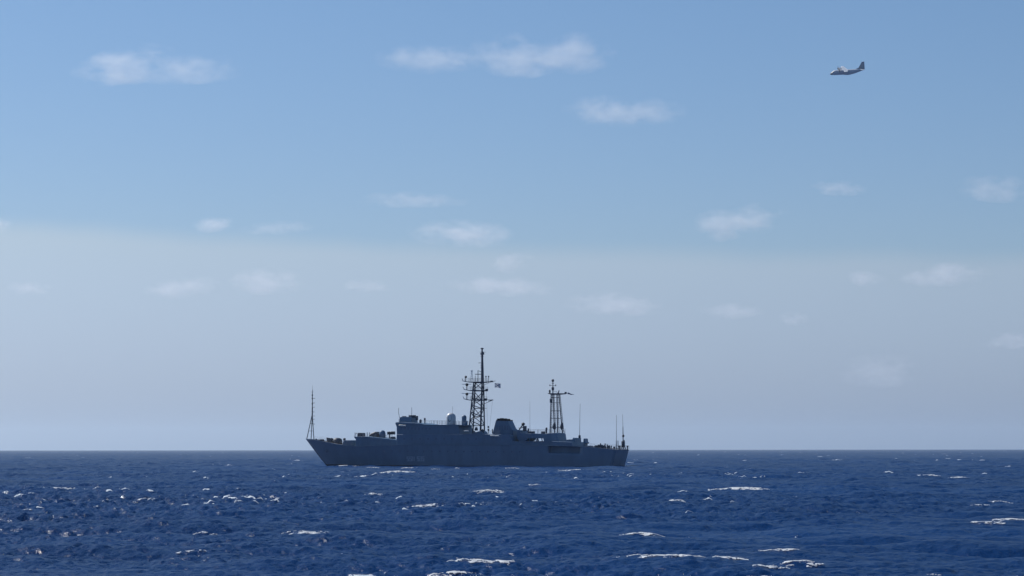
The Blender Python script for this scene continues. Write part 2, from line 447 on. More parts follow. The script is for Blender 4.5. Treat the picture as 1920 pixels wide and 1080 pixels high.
SEA_REFL = 0.34
def sea_material():
    m, n, l, b = new_mat("sea_water")
    tc = n.new("ShaderNodeTexCoord")
    # broad patches of wind-ruffled water
    nz0 = n.new("ShaderNodeTexNoise"); nz0.inputs["Scale"].default_value = 0.02; nz0.inputs["Detail"].default_value = 4
    l.new(tc.outputs["Object"], nz0.inputs["Vector"])
    cr = n.new("ShaderNodeValToRGB")
    cr.color_ramp.elements[0].position = 0.3; cr.color_ramp.elements[0].color = (0.0004, 0.0185, 0.078, 1)
    cr.color_ramp.elements[1].position = 0.7; cr.color_ramp.elements[1].color = (0.0008, 0.0275, 0.112, 1)
    l.new(nz0.outputs["Fac"], cr.inputs["Fac"])
    l.new(cr.outputs[0], b.inputs["Base Color"])
    n.remove(b)
    b = n.new("ShaderNodeBsdfDiffuse"); l.new(cr.outputs[0], b.inputs["Color"])      # light coming back up out of the water
    gl = n.new("ShaderNodeBsdfGlossy"); gl.inputs["Roughness"].default_value = 0.17
    # Schlick reflectance of the wavelet facets, scaled for the ones that hide behind each other
    geo = n.new("ShaderNodeNewGeometry"); dt = n.new("ShaderNodeVectorMath"); dt.operation = 'DOT_PRODUCT'
    l.new(geo.outputs["Incoming"], dt.inputs[0])
    def mt(op, x, y=None, z=None):
        q = n.new("ShaderNodeMath"); q.operation = op; q.use_clamp = False
        for i_, v_ in enumerate((x, y, z)):
            if v_ is None: continue
            if isinstance(v_, (int, float)): q.inputs[i_].default_value = v_
            else: l.new(v_, q.inputs[i_])
        return q.outputs[0]
    cosi = mt('ABSOLUTE', dt.outputs["Value"])
    F_ = mt('MULTIPLY_ADD', mt('POWER', mt('SUBTRACT', 1.0, cosi), 5.0), 0.98 * SEA_REFL, 0.02)
    class _o: pass
    fc = _o(); fc.outputs = [F_]
    ws_mix = n.new("ShaderNodeMixShader"); l.new(fc.outputs[0], ws_mix.inputs["Fac"])
    l.new(b.outputs[0], ws_mix.inputs[1]); l.new(gl.outputs[0], ws_mix.inputs[2])
    # small ripples
    nz1 = n.new("ShaderNodeTexNoise"); nz1.inputs["Scale"].default_value = 3.4; nz1.inputs["Detail"].default_value = 5
    nz1.inputs["Roughness"].default_value = 0.6
    mp = n.new("ShaderNodeMapping"); mp.inputs["Rotation"].default_value = (0, 0, WIND); mp.inputs["Scale"].default_value = (1.0, 0.6, 1.0)
    l.new(tc.outputs["Object"], mp.inputs["Vector"]); l.new(mp.outputs[0], nz1.inputs["Vector"])
    bp = n.new("ShaderNodeBump"); bp.inputs["Strength"].default_value = 1.0; bp.inputs["Distance"].default_value = 0.10
    l.new(nz1.outputs["Fac"], bp.inputs["Height"])
    # steeper wavelets between the modelled waves
    nz3 = n.new("ShaderNodeTexNoise"); nz3.inputs["Scale"].default_value = 0.55; nz3.inputs["Detail"].default_value = 3
    l.new(mp.outputs[0], nz3.inputs["Vector"])
    bp3 = n.new("ShaderNodeBump"); bp3.inputs["Strength"].default_value = 1.0; bp3.inputs["Distance"].default_value = 0.32
    l.new(nz3.outputs["Fac"], bp3.inputs["Height"]); l.new(bp3.outputs[0], bp.inputs["Normal"])
    for q in (b, gl): l.new(bp.outputs[0], q.inputs["Normal"])
    l.new(bp.outputs[0], dt.inputs[1])
    # foam flecks on the sharpest crests
    at = n.new("ShaderNodeAttribute"); at.attribute_name = "foam"
    nz2 = n.new("ShaderNodeTexNoise"); nz2.inputs["Scale"].default_value = 5.0; nz2.inputs["Detail"].default_value = 4
    l.new(tc.outputs["Object"], nz2.inputs["Vector"])
    add = n.new("ShaderNodeMath"); add.operation = 'ADD'
    l.new(at.outputs["Fac"], add.inputs[0]); l.new(nz2.outputs["Fac"], add.inputs[1])
    ramp = n.new("ShaderNodeMapRange"); ramp.inputs["From Min"].default_value = 1.0; ramp.inputs["From Max"].default_value = 1.25
    l.new(add.outputs[0], ramp.inputs["Value"])
    fb = n.new("ShaderNodeBsdfDiffuse"); fb.inputs["Color"].default_value = (0.60, 0.65, 0.70, 1)
    mix = n.new("ShaderNodeMixShader")
    l.new(ramp.outputs["Result"], mix.inputs["Fac"])
    l.new(ws_mix.outputs[0], mix.inputs[1]); l.new(fb.outputs[0], mix.inputs[2])
    l.new(mix.outputs[0], n["Material Output"].inputs["Surface"])
    return m

sea = build_sea()
sea.data.materials.append(sea_material())
tag(sea, "deep blue choppy open sea with scattered whitecaps", kind="structure")
FOAM_M = foam_material()

def whitecap(i, cx, cy, a_, b_, ang, dens):
    step = max(0.022, a_ / 60)
    stepv = max(0.035, b_ / 30)
    us = np.arange(-1.3 * a_, 1.3 * a_, step); vs_ = np.arange(-1.6 * b_, 1.3 * b_, stepv)
    U, V = np.meshgrid(us, vs_, indexing='ij')
    c, s_ = math.cos(ang), math.sin(ang)
    bend = 0.25 * b_ * np.sin(U / a_ * 2.2 + i)
    x = (cx + U * c - (V + bend) * s_).ravel(); y = (cy + U * s_ + (V + bend) * c).ravel()
    X, Y, Z, J = sea_surface(x, y)
    sc = 1.0 if a_ < 1.5 else a_ / 1.5
    nz = sample(FB, 9.0 * sc, U.ravel() * 0.6 + 13.7 * i, V.ravel() + 7.1 * i)
    fine = sample(FB, 2.4 * sc, U.ravel() * 0.8 + 3.7 * i, V.ravel() - 5.1 * i)
    rad = (U.ravel() / a_) ** 2 + (V.ravel() / b_) ** 2
    mask = (1.0 - rad) * (0.50 + 0.6 * dens) + 0.45 * nz + 1.35 * fine - 0.70 + 0.55 * dens
    Z = Z + 0.022 + 0.018 * np.clip(mask, 0, 1.2)
    nu, nv = U.shape
    mk = (mask > 0).reshape(nu, nv)
    keep = mk[:-1, :-1] & mk[1:, :-1] & mk[1:, 1:] & mk[:-1, 1:]
    ii, jj = np.nonzero(keep)
    if len(ii) < 4: return
    idx = ii * nv + jj
    faces = np.stack([idx, idx + nv, idx + nv + 1, idx + 1], -1)
    used, inv = np.unique(faces, return_inverse=True)
    inv = inv.reshape(faces.shape)
    me = bpy.data.meshes.new("whitecap")
    pts = np.stack([X, Y, Z], -1)[used]
    me.from_pydata(pts.tolist(), [], inv.tolist())
    me.polygons.foreach_set("use_smooth", [True] * len(me.polygons))
    me.materials.append(FOAM_M)
    o = bpy.data.objects.new("whitecap", me); col.objects.link(o); o.parent = sea

for i, cw in enumerate(CAP_W):
    whitecap(i, *cw)

# ================================================================== SHIP
ship = bpy.data.objects.new("surveillance_ship", None); col.objects.link(ship)
ship.matrix_world = SHIP_M
tag(ship, "long dark grey naval surveillance ship with lattice masts and domes on the sea", "ship")

def V2(p): return (p.x, p.z)

XBOW, XSTERN = SP(573, 823).x, SP(1167.5, 843).x
def b_deck(X):
    if X > 6:
        t = min(1.0, (X - 6) / (XBOW - 6))
        return 7.2 * max(0.0, 1 - t ** 2.3) ** 0.8
    if X < -14:
        t = (-14 - X) / (-14 - XSTERN)
        return 7.2 - 1.7 * t ** 1.8
    return 7.2
def SE(px, py):
    """point of the port deck edge seen at a picture position"""
    Y = 0.0
    for _ in range(6): Y = 0.5 * Y + 0.5 * b_deck(SP(px, py, Y).x)
    return SP(px, py, Y)
sheer_px = [(573, 822.6), (580, 823.2), (588, 824.0), (607, 828.4), (623, 832.2), (648, 835.6), (668, 836), (700, 835), (740, 833.8), (900, 834), (1000, 834.5), (1062, 835.5), (1102, 837.6), (1120, 839.6), (1155, 843.0)]
sheer = sorted((p.x, p.z) for p in (SE(*q) for q in sheer_px))
sx = np.array([p[0] for p in sheer]); sz = np.array([p[1] for p in sheer])
def z_sheer(X): return float(np.interp(X, sx, sz))
stem_foot = SP(612.5, 873.0).x
def x_stem(z): return stem_foot + (XBOW - stem_foot) * (z / z_sheer(XBOW)) ** 0.94 if z > 0 else stem_foot + 0.5 * z
def x_transom(z): return XSTERN + (1.0 - max(z, -1.5) / z_sheer(XSTERN)) * 1.2

NU, NVv = 84, 15
def hull_pt(u, w, side):
    # u 0 stern .. 1 bow; w -0.4 keel .. 0 waterline .. 1 sheer
    Xd = XSTERN + u * (XBOW - XSTERN)
    zs = z_sheer(Xd)
    z = w * zs if w >= 0 else w * 6.0
    xt, xs = x_transom(z), x_stem(z)
    X = xt + u * (xs - xt)
    bd = b_deck(Xd)
    e = 1 - (1 - u)
    fore = max(0.0, (u - 0.55) / 0.45)
    bw = bd * (1 - 0.55 * fore ** 1.6) - 0.25
    bw = max(0.0, bw if u < 1 else 0.0)
    ww = max(w, 0.0)
    Yh = bw + (bd - bw) * ww ** 1.25
    if w < 0: Yh *= (1 + w * 0.35)
    if u >= 0.9999: Yh = 0.0
    return Vector((X, side * Yh, z))
us_ = [1 - (1 - k / (NU - 1)) ** 1.0 for k in range(NU)]
ws_ = [-0.4, -0.2, 0.0, 0.06, 0.15, 0.25, 0.35, 0.45, 0.55, 0.66, 0.74, 0.82, 0.90, 0.965, 1.0]
hm = MB(); boot = MB()
def in_recess(u, w):
    X = XSTERN + u * (XBOW - XSTERN)
    return REC_X0 < X < REC_X1 and 0.64 < w < 0.967
REC_X1 = SE(1022, 840).x; REC_X0 = SE(1084, 840).x
vi = {}
def hv(i, j, side, inset=0):
    key = (i, j, side, inset)
    if key not in vi:
        p = hull_pt(us_[i], ws_[j], side)
        if inset: p = p - Vector((0, side * inset, 0))
        vi[key] = len(hm.v); hm.v.append(tuple(p))
    return vi[key]
for side in (1, -1):
    rec = set()
    for i in range(NU - 1):
        for j in range(NVv - 1):
            um, wm = (us_[i] + us_[i + 1]) / 2, (ws_[j] + ws_[j + 1]) / 2
            if in_recess(um, wm): rec.add((i, j))
    for i in range(NU - 1):
        for j in range(NVv - 1):
            ins = 1.7 if (i, j) in rec else 0
            hm.f.append(tuple(hv(a, b, side, ins) for a, b in ((i, j), (i + 1, j), (i + 1, j + 1), (i, j + 1))))
            if ins:
                for (di, dj, e0, e1) in ((-1, 0, (i, j), (i, j + 1)), (1, 0, (i + 1, j), (i + 1, j + 1)), (0, -1, (i, j), (i + 1, j)), (0, 1, (i, j + 1), (i + 1, j + 1))):
                    if (i + di, j + dj) not in rec:
                        hm.f.append((hv(*e0, side), hv(*e1, side), hv(*e1, side, ins), hv(*e0, side, ins)))
for j in range(NVv - 1):   # transom
    hm.f.append((hv(0, j, 1), hv(0, j + 1, 1), hv(0, j + 1, -1), hv(0, j, -1)))
hull = hm.build("hull", M['hull'], ship)
for p in hull.data.polygons: p.use_smooth = abs(p.normal.x) < 0.8
hull.data.materials.append(M['boot'])
for p in hull.data.polygons:
    if p.center.z < 0.42: p.material_index = 1
dk = MB()
for i in range(NU - 1):
    a, b = hull_pt(us_[i], 1, 1), hull_pt(us_[i + 1], 1, 1)
    dz = 0.06
    dk.add([(a.x, a.y * .985, a.z - dz), (b.x, b.y * .985, b.z - dz), (b.x, -b.y * .985, b.z - dz), (a.x, -a.y * .985, a.z - dz)], [(0, 1, 2, 3)])
dk.build("deck", M['deck'], ship)
# rubbing strake along the sheer
st = MB()
for i in range(0, NU - 1):
    a, b = hull_pt(us_[i], 0.985, 1), hull_pt(us_[i + 1], 0.985, 1)
    st.tube(a, b, 0.09, n=5)
st.build("rubbing_strake", M['hull'], hull)
# boat lying in the recess
rc = SP(1053, 842, 6.6)
# anchor and hawse on the port bow
ap = SE(604, 826); ap = Vector((ap.x - 0.4, 0, z_sheer(ap.x) * 0.62))
uu = (ap.x - XSTERN) / (XBOW - XSTERN)
hp = hull_pt(min(0.985, uu + 0.02), 0.62, 1)
an = MB()
an.tube(hp + Vector((0, 0.08, 0.7)), hp + Vector((0, 0.12, -0.5)), 0.10)
an.tube(hp + Vector((0.5, 0.12, -0.15)), hp + Vector((0, 0.15, -0.55)), 0.10)
an.tube(hp + Vector((-0.5, 0.12, -0.15)), hp + Vector((0, 0.15, -0.55)), 0.10)
an.build("anchor", M['window'], hull)
# faded side number: five worn painted figures
def hull_side_at(px, py):
    Y = 6.5
    for _ in range(8):
        p = SP(px, py, Y)
        zs = z_sheer(p.x); w = max(0, min(1, p.z / zs))
        z = p.z; xt, xs = x_transom(z), x_stem(z)
        u = (p.x - xt) / (xs - xt)
        Y = hull_pt(u, w, 1).y
    return SP(px, py, Y + 0.02)
SEG = {'a': ((0, 1), (1, 1)), 'b': ((1, 1), (1, .5)), 'c': ((1, .5), (1, 0)), 'd': ((0, 0), (1, 0)), 'e': ((0, 0), (0, .5)), 'f': ((0, .5), (0, 1)), 'g': ((0, .5), (1, .5))}
for gx, segs in ((763.2, 'acdfg'), (768.2, 'acdfg'), (773.2, 'bcef'), (782.5, 'acdfg'), (787.2, 'abcdg'), (791.6, 'acdfg')):
    dg = MB()
    for sname in segs:
        (u0, v0), (u1, v1) = SEG[sname]
        p0 = hull_side_at(gx + u0 * 3.2, 864 - v0 * 7.4); p1 = hull_side_at(gx + u1 * 3.2, 864 - v1 * 7.4)
        d = (p1 - p0).normalized(); nrm = Vector((0, 1, 0)); t = d.cross(nrm) * 0.15
        dg.add([p0 - d * .1 - t, p1 + d * .1 - t, p1 + d * .1 + t, p0 - d * .1 + t], [(0, 1, 2, 3)])
    dg.build("painted_figure", M['number'], hull)
# portholes along the hull
ph = MB().lathe((0, 0, 0), [(0.0, 0), (0.26, 0), (0.26, 0.06), (0.19, 0.07), (0.17, 0.03), (0.0, 0.03)], n=10, axis='Y')
ph0 = None
for px in list(range(690, 980, 15)):
    p = hull_side_at(px, 845.5 + (px - 690) * 0.006)
    if ph0 is None:
        ph0 = ph.build("porthole", M['window'], hull); o = ph0
    else:
        o = ph0.copy(); col.objects.link(o)
    o.location = p

# ---- deckhouses: lengthwise profiles with their real breadth
def house(name, pts, Y, mat='house', parent=ship, bevel=0.06, y1=None):
    # edges that face aft show their starboard corner, the others their port corner
    prof = [V2(SP(q[0], q[1], -Y if len(q) > 2 else Y)) for q in pts]
    return MB().prism(prof, Y, -Y if y1 is None else y1).build(name, M[mat], parent, bevel=bevel)

fore_house = house("forecastle_house", [(666.5, 840), (667, 824), (664.0, 820), (664.0, 818.6), (686, 818.2), (738, 824.2), (752, 826), (752, 840)], 4.6)
main_house = house("main_deckhouse", [(743, 834.5), (743.5, 814.5), (938, 814.6, 1), (968, 815.0, 1), (986, 816.5, 1), (988, 828, 1), (1064, 827.6, 1), (1100, 829, 1), (1102, 837.8, 1), (1060, 836.5, 1), (900, 835.2)], 6.3)
bridge = house("bridge_house", [(744, 815), (743.4, 800), (741.6, 795), (741.6, 791.6), (752, 791.2), (785, 793.4), (800, 796.2), (872, 797.4), (884.0, 797, 1), (886.5, 807, 1), (888, 815, 1)], 5.2)
wheel = house("wheelhouse", [(748.3, 793), (749.2, 782.6), (752, 781.6), (782.5, 781.8, 1), (783.5, 794.5, 1)], 2.2, bevel=0.03)
mast_house = house("mast_house", [(886, 816), (886, 811), (911, 808, 1), (914, 811, 1), (916, 816, 1)], 2.0)
aft_house = house("aft_house", [(969, 821.5), (969, 806), (990, 807, 1), (991, 812.2, 1), (1024, 813.4), (1026, 812.2), (1058, 811.6, 1), (1060.6, 813, 1), (1063, 828.5, 1), (1020, 829), (1019, 822), (989, 821.8), (987.5, 826), (975, 829)], 3.4)
step_house = house("quarterdeck_house", [(1060, 829), (1061, 824.5), (1073, 823.6), (1074.5, 820.8), (1089.5, 821.2, 1), (1090, 829.2, 1)], 2.4)
gun_house = house("stern_gun_house", [(1093.5, 829.5), (1094, 822.0), (1102.4, 822.4, 1), (1103, 828.6, 1), (1105.5, 830.0, 1), (1104, 832, 1), (1102, 832, 1), (1102, 838, 1), (1093.5, 838)], 1.4)
locker = house("deck_locker", [(1102, 838.5), (1102, 835.4), (1112, 835.8, 1), (1112, 840, 1)], 1.6)
# decks that overhang as thin light edges
for nm, a, b, Y, par in (("bridge_deck_edge", (741.0, 795.0), (886.5, 799.6), 5.45, bridge), ("boat_deck_edge", (868, 815.0), (940, 815.6), 6.5, main_house),
                    ("forecastle_deck_edge", (664, 819.4), (740, 825.2), 4.75, fore_house), ("aft_deck_edge", (975, 828), (1064, 828.2), 6.5, main_house)):
    pa, pb = SP(*a, Y), SP(*b, -Y)
    th = 0.14
    MB().prism([(pa.x, pa.z), (pb.x, pb.z), (pb.x, pb.z + th), (pa.x, pa.z + th)], Y, -Y).build(nm, M['house'], par)

# bridge windows, each a recessed pane on the port side and across the front
wb = MB().box((0, 0, 0), (0.62, 0.05, 0.62))
w0 = None
for k in range(9):
    p = SP(753 + k * 6.6, 803.2 + k * 0.12, 5.2)
    if w0 is None: w0 = wb.build("window", M['window'], bridge); o = w0
    else: o = w0.copy(); col.objects.link(o)
    o.location = (p.x, 5.2 + 0.012, p.z)
wf = MB().box((0, 0, 0), (0.05, 0.72, 0.7)); wf0 = None
xf = SP(743.4, 800, 5.2).x; zf = SP(743, 803.5, 5.2).z
for k in range(10):
    if wf0 is None: wf0 = wf.build("window", M['window'], bridge); o = wf0
    else: o = wf0.copy(); col.objects.link(o)
    o.location = (xf + 0.02, -4.4 + k * 0.98, zf)
w1 = MB().box((0, 0, 0), (0.5, 0.05, 0.5)); w10 = None
for k in range(12):
    p = SP(758 + k * 15.0, 823.0, 6.3)
    if w10 is None: w10 = w1.build("window", M['window'], main_house); o = w10
    else: o = w10.copy(); col.objects.link(o)
    o.location = (p.x, 6.31, p.z)
for px in (822, 862, 905, 958):
    p = SP(px, 828, 6.3)
    MB().box((p.x, 6.31, p.z), (0.85, 0.06, 1.8)).build("door", M['house'], main_house, bevel=0.02)

# ---- small helpers for deck gear
def T(px, py, Y=0.0): return SP(px, py, Y)
def rod(name, pts, r, mat='mast', parent=ship, r1=None):
    mb = MB()
    for (a, b) in zip(pts[:-1], pts[1:]): mb.tube(a, b, r, r1 if r1 else r)
    return mb.build(name, M[mat], parent)

def railing(name, pts, parent=ship, h=1.05, gap=1.6, r=0.028):
    mb = MB()
    for a, b in zip(pts[:-1], pts[1:]):
        a, b = Vector(a), Vector(b)
        n = max(1, int((b - a).length / gap))
        for k in range(n + 1):
            p = a.lerp(b, k / n); mb.tube(p, p + Vector((0, 0, h)), r * 1.15, n=5)
        for hh in (0.36, 0.7, 1.0):
            mb.tube(a + Vector((0, 0, h * hh)), b + Vector((0, 0, h * hh)), r, n=5)
    return mb.build(name, M['mast'], parent)

def deck_edge(px0, px1, py0, py1, n, side=1):
    out = []
    for k in range(n + 1):
        t = k / n
        p = SE(px0 + (px1 - px0) * t, py0 + (py1 - py0) * t)
        out.append(Vector((p.x, side * p.y * 0.98, z_sheer(p.x))))
    return out
for side in (1, -1):
    railing("railing", deck_edge(590, 660, 825, 833, 8, side), h=0.95, gap=3.2, r=0.011)
    railing("railing", deck_edge(1106, 1154, 838, 843, 6, side), h=0.95, gap=2.6, r=0.014)
tr = [hull_pt(0, 1, 1), hull_pt(0, 1, -1)]
railing("railing", tr)
for Y in (5.1, -5.1):
    railing("railing", [SP(788, 795.0, 5.1) * 1 if Y > 0 else Vector((SP(788, 795, 5.1).x, Y, SP(788, 795, 5.1).z)),
                        Vector((SP(872, 797.6, 5.1).x, Y, SP(872, 797.6, 5.1).z))], bridge)
for Y in (3.2, -3.2):
    a, b = SP(994, 812.4, 3.2), SP(1022, 813.2, 3.2)
    railing("railing", [Vector((a.x, Y, a.z)), Vector((b.x, Y, b.z))], aft_house)
a, b, c = SP(665, 818.6, 4.3), SP(700, 820, 4.3), SP(736, 824, 4.3)
railing("railing", [a, b, c], fore_house)
railing("railing", [SP(916, 815, 6.2), SP(938, 815, 6.2)], main_house)

# ---- bow mast: tripod with an aerial pole
bow_mast = rod("bow_mast", [T(585.4, 779), T(586.0, 731)], 0.16, 'mast', ship, 0.07)
for q0, q1 in ((T(575.2, 823), T(585.1, 778)), (T(583.2, 824, 0.5), T(585.4, 779)), (T(588.6, 824.4, -0.5), T(585.6, 777))):
    rod("leg", [q0, q1], 0.11, 'mast', bow_mast)
rod("topmast_whip", [T(586, 731), T(585.8, 722)], 0.035, 'mast', bow_mast, 0.02)
for k, (y, l, r) in enumerate(((735, 2.2, 1.2), (741, 1.0, 1.2), (747, 1.4, 5.0), (755.5, 1.0, 4.4), (763.5, 1.0, 4.2), (772.5, 1.4, 3.8), (780, 1.0, 4.5), (786, 0.6, 4.0), (795, 0.4, 4.4))):
    rod("aerial_rung", [T(586 - l, y), T(586 + r, y)], 0.055, 'mast', bow_mast)
for y in (741, 747, 757, 766, 771, 776): 
    MB().ellipsoid(T(585.6, y), (0.2, 0.2, 0.35)).build("insulator", M['mast'], bow_mast)
rod("brace", [T(578.5, 808), T(587.8, 808)], 0.05, 'mast', bow_mast)
rod("brace", [T(581.5, 794), T(586.8, 794)], 0.05, 'mast', bow_mast)

# ---- main mast: four-legged lattice tower with three platforms and a tall pole
def lattice(name_parent, base, topc, rows, leg_r, br_r, diag=True):
    """base, topc: dict of four corners; rows: fractions where horizontal braces run"""
    P = name_parent
    names = ('pf', 'sf', 'sa', 'pa')
    for nme in names: rod("leg", [base[nme], topc[nme]], leg_r, 'mast', P, leg_r * 0.8)
    for i, t in enumerate(rows):
        ring = [base[nme].lerp(topc[nme], t) for nme in names]
        for k in range(4): rod("brace", [ring[k], ring[(k + 1) % 4]], br_r, 'mast', P)
        if diag and i + 1 < len(rows):
            ring2 = [base[nme].lerp(topc[nme], rows[i + 1]) for nme in names]
            for k in range(4):
                a_, b_ = (ring[k], ring2[(k + 1) % 4]) if (i + k) % 2 == 0 else (ring[(k + 1) % 4], ring2[k])
                rod("brace", [a_, b_], br_r * 0.85, 'mast', P)

mpole = MB()
pl = [T(904.6, 718, 0), T(904.4, 690, 0), T(904.0, 660, 0), T(904.0, 656.5)]
for (a_, b_), (ra, rb) in zip(zip(pl[:-1], pl[1:]), ((0.42, 0.36), (0.36, 0.25), (0.25, 0.22))): mpole.tube(a_, b_, ra, rb, n=10)
main_mast = mpole.build("main_mast", M['mast'], ship, smooth=False)
cap = T(904.0, 656.8)
MB().lathe(cap, [(0.15, 0), (0.2, 0.2), (0.42, 0.42), (0.44, 0.58), (0.2, 0.66)], n=12).build("masthead_cap", M['mast'], main_mast)
B_ = {'pf': T(880.0, 799, 1.7), 'sf': T(886.6, 812, -1.7), 'pa': T(900.4, 811, 1.7), 'sa': T(908.3, 811, -1.7)}
T_ = {'pf': T(888.2, 716, 0.8), 'sf': T(891.2, 716, -0.8), 'pa': T(903.6, 716, 0.8), 'sa': T(906.8, 716, -0.8)}
zb = B_['sa'].z
lattice(main_mast, B_, T_, (0.14, 0.32, 0.48, 0.64, 0.82, 0.98), 0.21, 0.115)
# the tower's extra stiff aft tube
rod("leg", [T(901.5, 812, 0), T(904.4, 716, 0)], 0.17, 'mast', main_mast)
def platform(px0, px1, py, px2=None, Yw=1.5, th=0.28):
    a_, b_ = T(px0, py), T(px1, py)
    mb = MB()
    prof = [(a_.x, a_.z + 0.25), (a_.x - 0.9, a_.z), (b_.x, b_.z), (b_.x, b_.z - th), (a_.x - 2.4, a_.z - th), (a_.x - 0.9, a_.z - 0.05)]
    mb.prism(prof, Yw, -Yw)
    o = mb.build("platform", M['mast'], main_mast)
    for Yr in (Yw, -Yw):
        railing("railing", [Vector((a_.x - 1.0, Yr, a_.z + 0.02)), Vector((b_.x, Yr, b_.z + 0.02))], main_mast, h=0.9, gap=1.5, r=0.022)
    return o
platform(868.6, 910.5, 715.6, Yw=1.6)
platform(871.5, 911.0, 731.6, Yw=1.5)
platform(871.5, 909.0, 749.4, Yw=1.6)
for q in ((868.6, 715.0, 866.4, 709.8), (871.2, 731, 868.0, 725.5), (871.2, 749, 868.2, 743.5)):
    rod("outrigger", [T(q[0], q[1]), T(q[2], q[3])], 0.07, 'mast', main_mast)
def radar(px, py, barpx0, barpx1, bary, basey):
    base = T(px, basey)
    r_ = MB(); r_.tube(base, T(px, py + 1.5), 0.09); r_.lathe(T(px, py + 1.7), [(0.12, 0), (0.40, 0.25), (0.42, 0.65), (0.2, 0.8)], n=10)
    o = r_.build("radar", M['dark'], main_mast)
    bb = MB(); p0, p1 = T(barpx0, bary), T(barpx1, bary)
    bb.box((p0 + p1) / 2, (abs(p0.x - p1.x), 0.16, 0.14))
    bb.build("radar_bar", M['radome'], main_mast)
radar(875.4, 722.6, 866.5, 884.0, 720.4, 731.0)
radar(875.4, 740.2, 866.0, 885.5, 737.6, 748.8)
MB().ellipsoid(T(873.4, 706.8), (0.34, 0.3, 0.36)).tube(T(873.0, 715), T(873.2, 707), 0.09).build("searchlight", M['dark'], main_mast)
# pale lattice aerial post and yard on the upper platform
lp = MB()
for q in ((882.4, 884.3), (886.6, 885.0)): lp.tube(T(q[0], 714, 0.4), T(q[1], 696, 0.4), 0.06)
lp.box(T(884.7, 695.6, 0.4), (0.5, 0.4, 0.25)); 
for y in (710, 706, 702, 699): lp.tube(T(883, y, .4), T(886, y, .4), 0.04)
lp.build("lattice_aerial", M['radome'], main_mast)
rod("yard", [T(890.6, 701.6), T(903, 701.6)], 0.10, 'mast', main_mast)
rod("yard_post", [T(896.2, 715), T(896.2, 694.5)], 0.09, 'mast', main_mast)
rod("yard_stay", [T(896.2, 694.8), T(902.6, 697.5)], 0.07, 'mast', main_mast)
rod("whip_antenna", [T(891.2, 715), T(891.2, 704)], 0.06, 'mast', main_mast)
for (x0, x1, y, r) in ((897.0, 904, 680.4, 0.07), (901.4, 904, 685.2, 0.1), (901.2, 904, 689.5, 0.1), (899.8, 910.4, 660.2, 0.05), (900.8, 908.0, 663.6, 0.13), (901.0, 907, 668, 0.08)):
    rod("crossarm", [T(x0, y), T(x1, y)], r, 'mast', main_mast)
MB().box(T(904.4, 663.4), (0.9, 0.7, 0.45)).build("masthead_box", M['mast'], main_mast, bevel=0.04)
MB().box(T(905.6, 661.5), (0.4, 0.4, 0.5)).build("masthead_lamp", M['mast'], main_mast, bevel=0.04)
for x in (911.2, 916.2): 
    rod("whip_antenna", [T(x, 718), T(x, 704.6)], 0.075, 'mast', main_mast)
    MB().box(T(x, 706), (0.26, 0.26, 0.4)).build("aerial_head", M['mast'], main_mast)
g0 = rod("gaff", [T(908, 717.2), T(929, 714.2)], 0.07, 'mast', main_mast)
rod("gaff_brace", [T(908, 721.5), T(923, 715.6)], 0.05, 'mast', main_mast)
rod("gaff_brace", [T(912, 714.5), T(925, 716.5)], 0.06, 'mast', main_mast)
MB().box(T(921.6, 715), (0.7, 0.4, 0.35)).build("aerial_head", M['mast'], main_mast)
MB().box(T(912.6, 730.9), (0.6, 0.6, 0.55)).build("aerial_head", M['mast'], main_mast)
MB().box(T(911, 748.6), (0.6, 0.6, 0.5)).build("aerial_head", M['mast'], main_mast)
# triangular outrigger aft
ot = MB(); ot.tube(T(908, 749.6), T(925, 749.6), 0.06); ot.tube(T(908, 757), T(925, 749.8), 0.06); ot.tube(T(916, 749.6), T(916, 753.4), 0.05)
ot.tube(T(918, 751.6), T(924.6, 749.9), 0.18, 0.06); ot.build("outrigger", M['mast'], main_mast)
rod("outrigger", [T(908, 765.6), T(912.6, 765.6)], 0.05, 'mast', main_mast)
# signal halyards
for q in ((923.5, 750, 917, 813), (912, 731, 914.5, 812)):
    rod("halyard", [T(q[0], q[1]), T(q[2], q[3])], 0.018, 'mast', main_mast)
# signal lamps at the mast foot
for y in (800.5, 806):
    MB().ellipsoid(T(915.6, y, 2.0), (0.24, 0.24, 0.3)).build("signal_lamp", M['dark'], ship)
rod("lamp_post", [T(915.6, 813, 2.0), T(915.6, 799.5, 2.0)], 0.06, 'mast', ship)
rod("lamp_post", [T(923.3, 813, 2.0), T(923.3, 804.5, 2.0)], 0.14, 'mast', ship)
for px, py, r in ((893, 804, 0.5), (889, 811.5, 0.5), (904, 808.4, 0.6)):
    MB().lathe(T(px, py, 1.0) - Vector((0, 0, r)), [(r * .8, 0), (r, r * .5), (r * .7, 1.7 * r), (r * .2, 2 * r)], n=10).build("ventilator", M['mast'], ship)

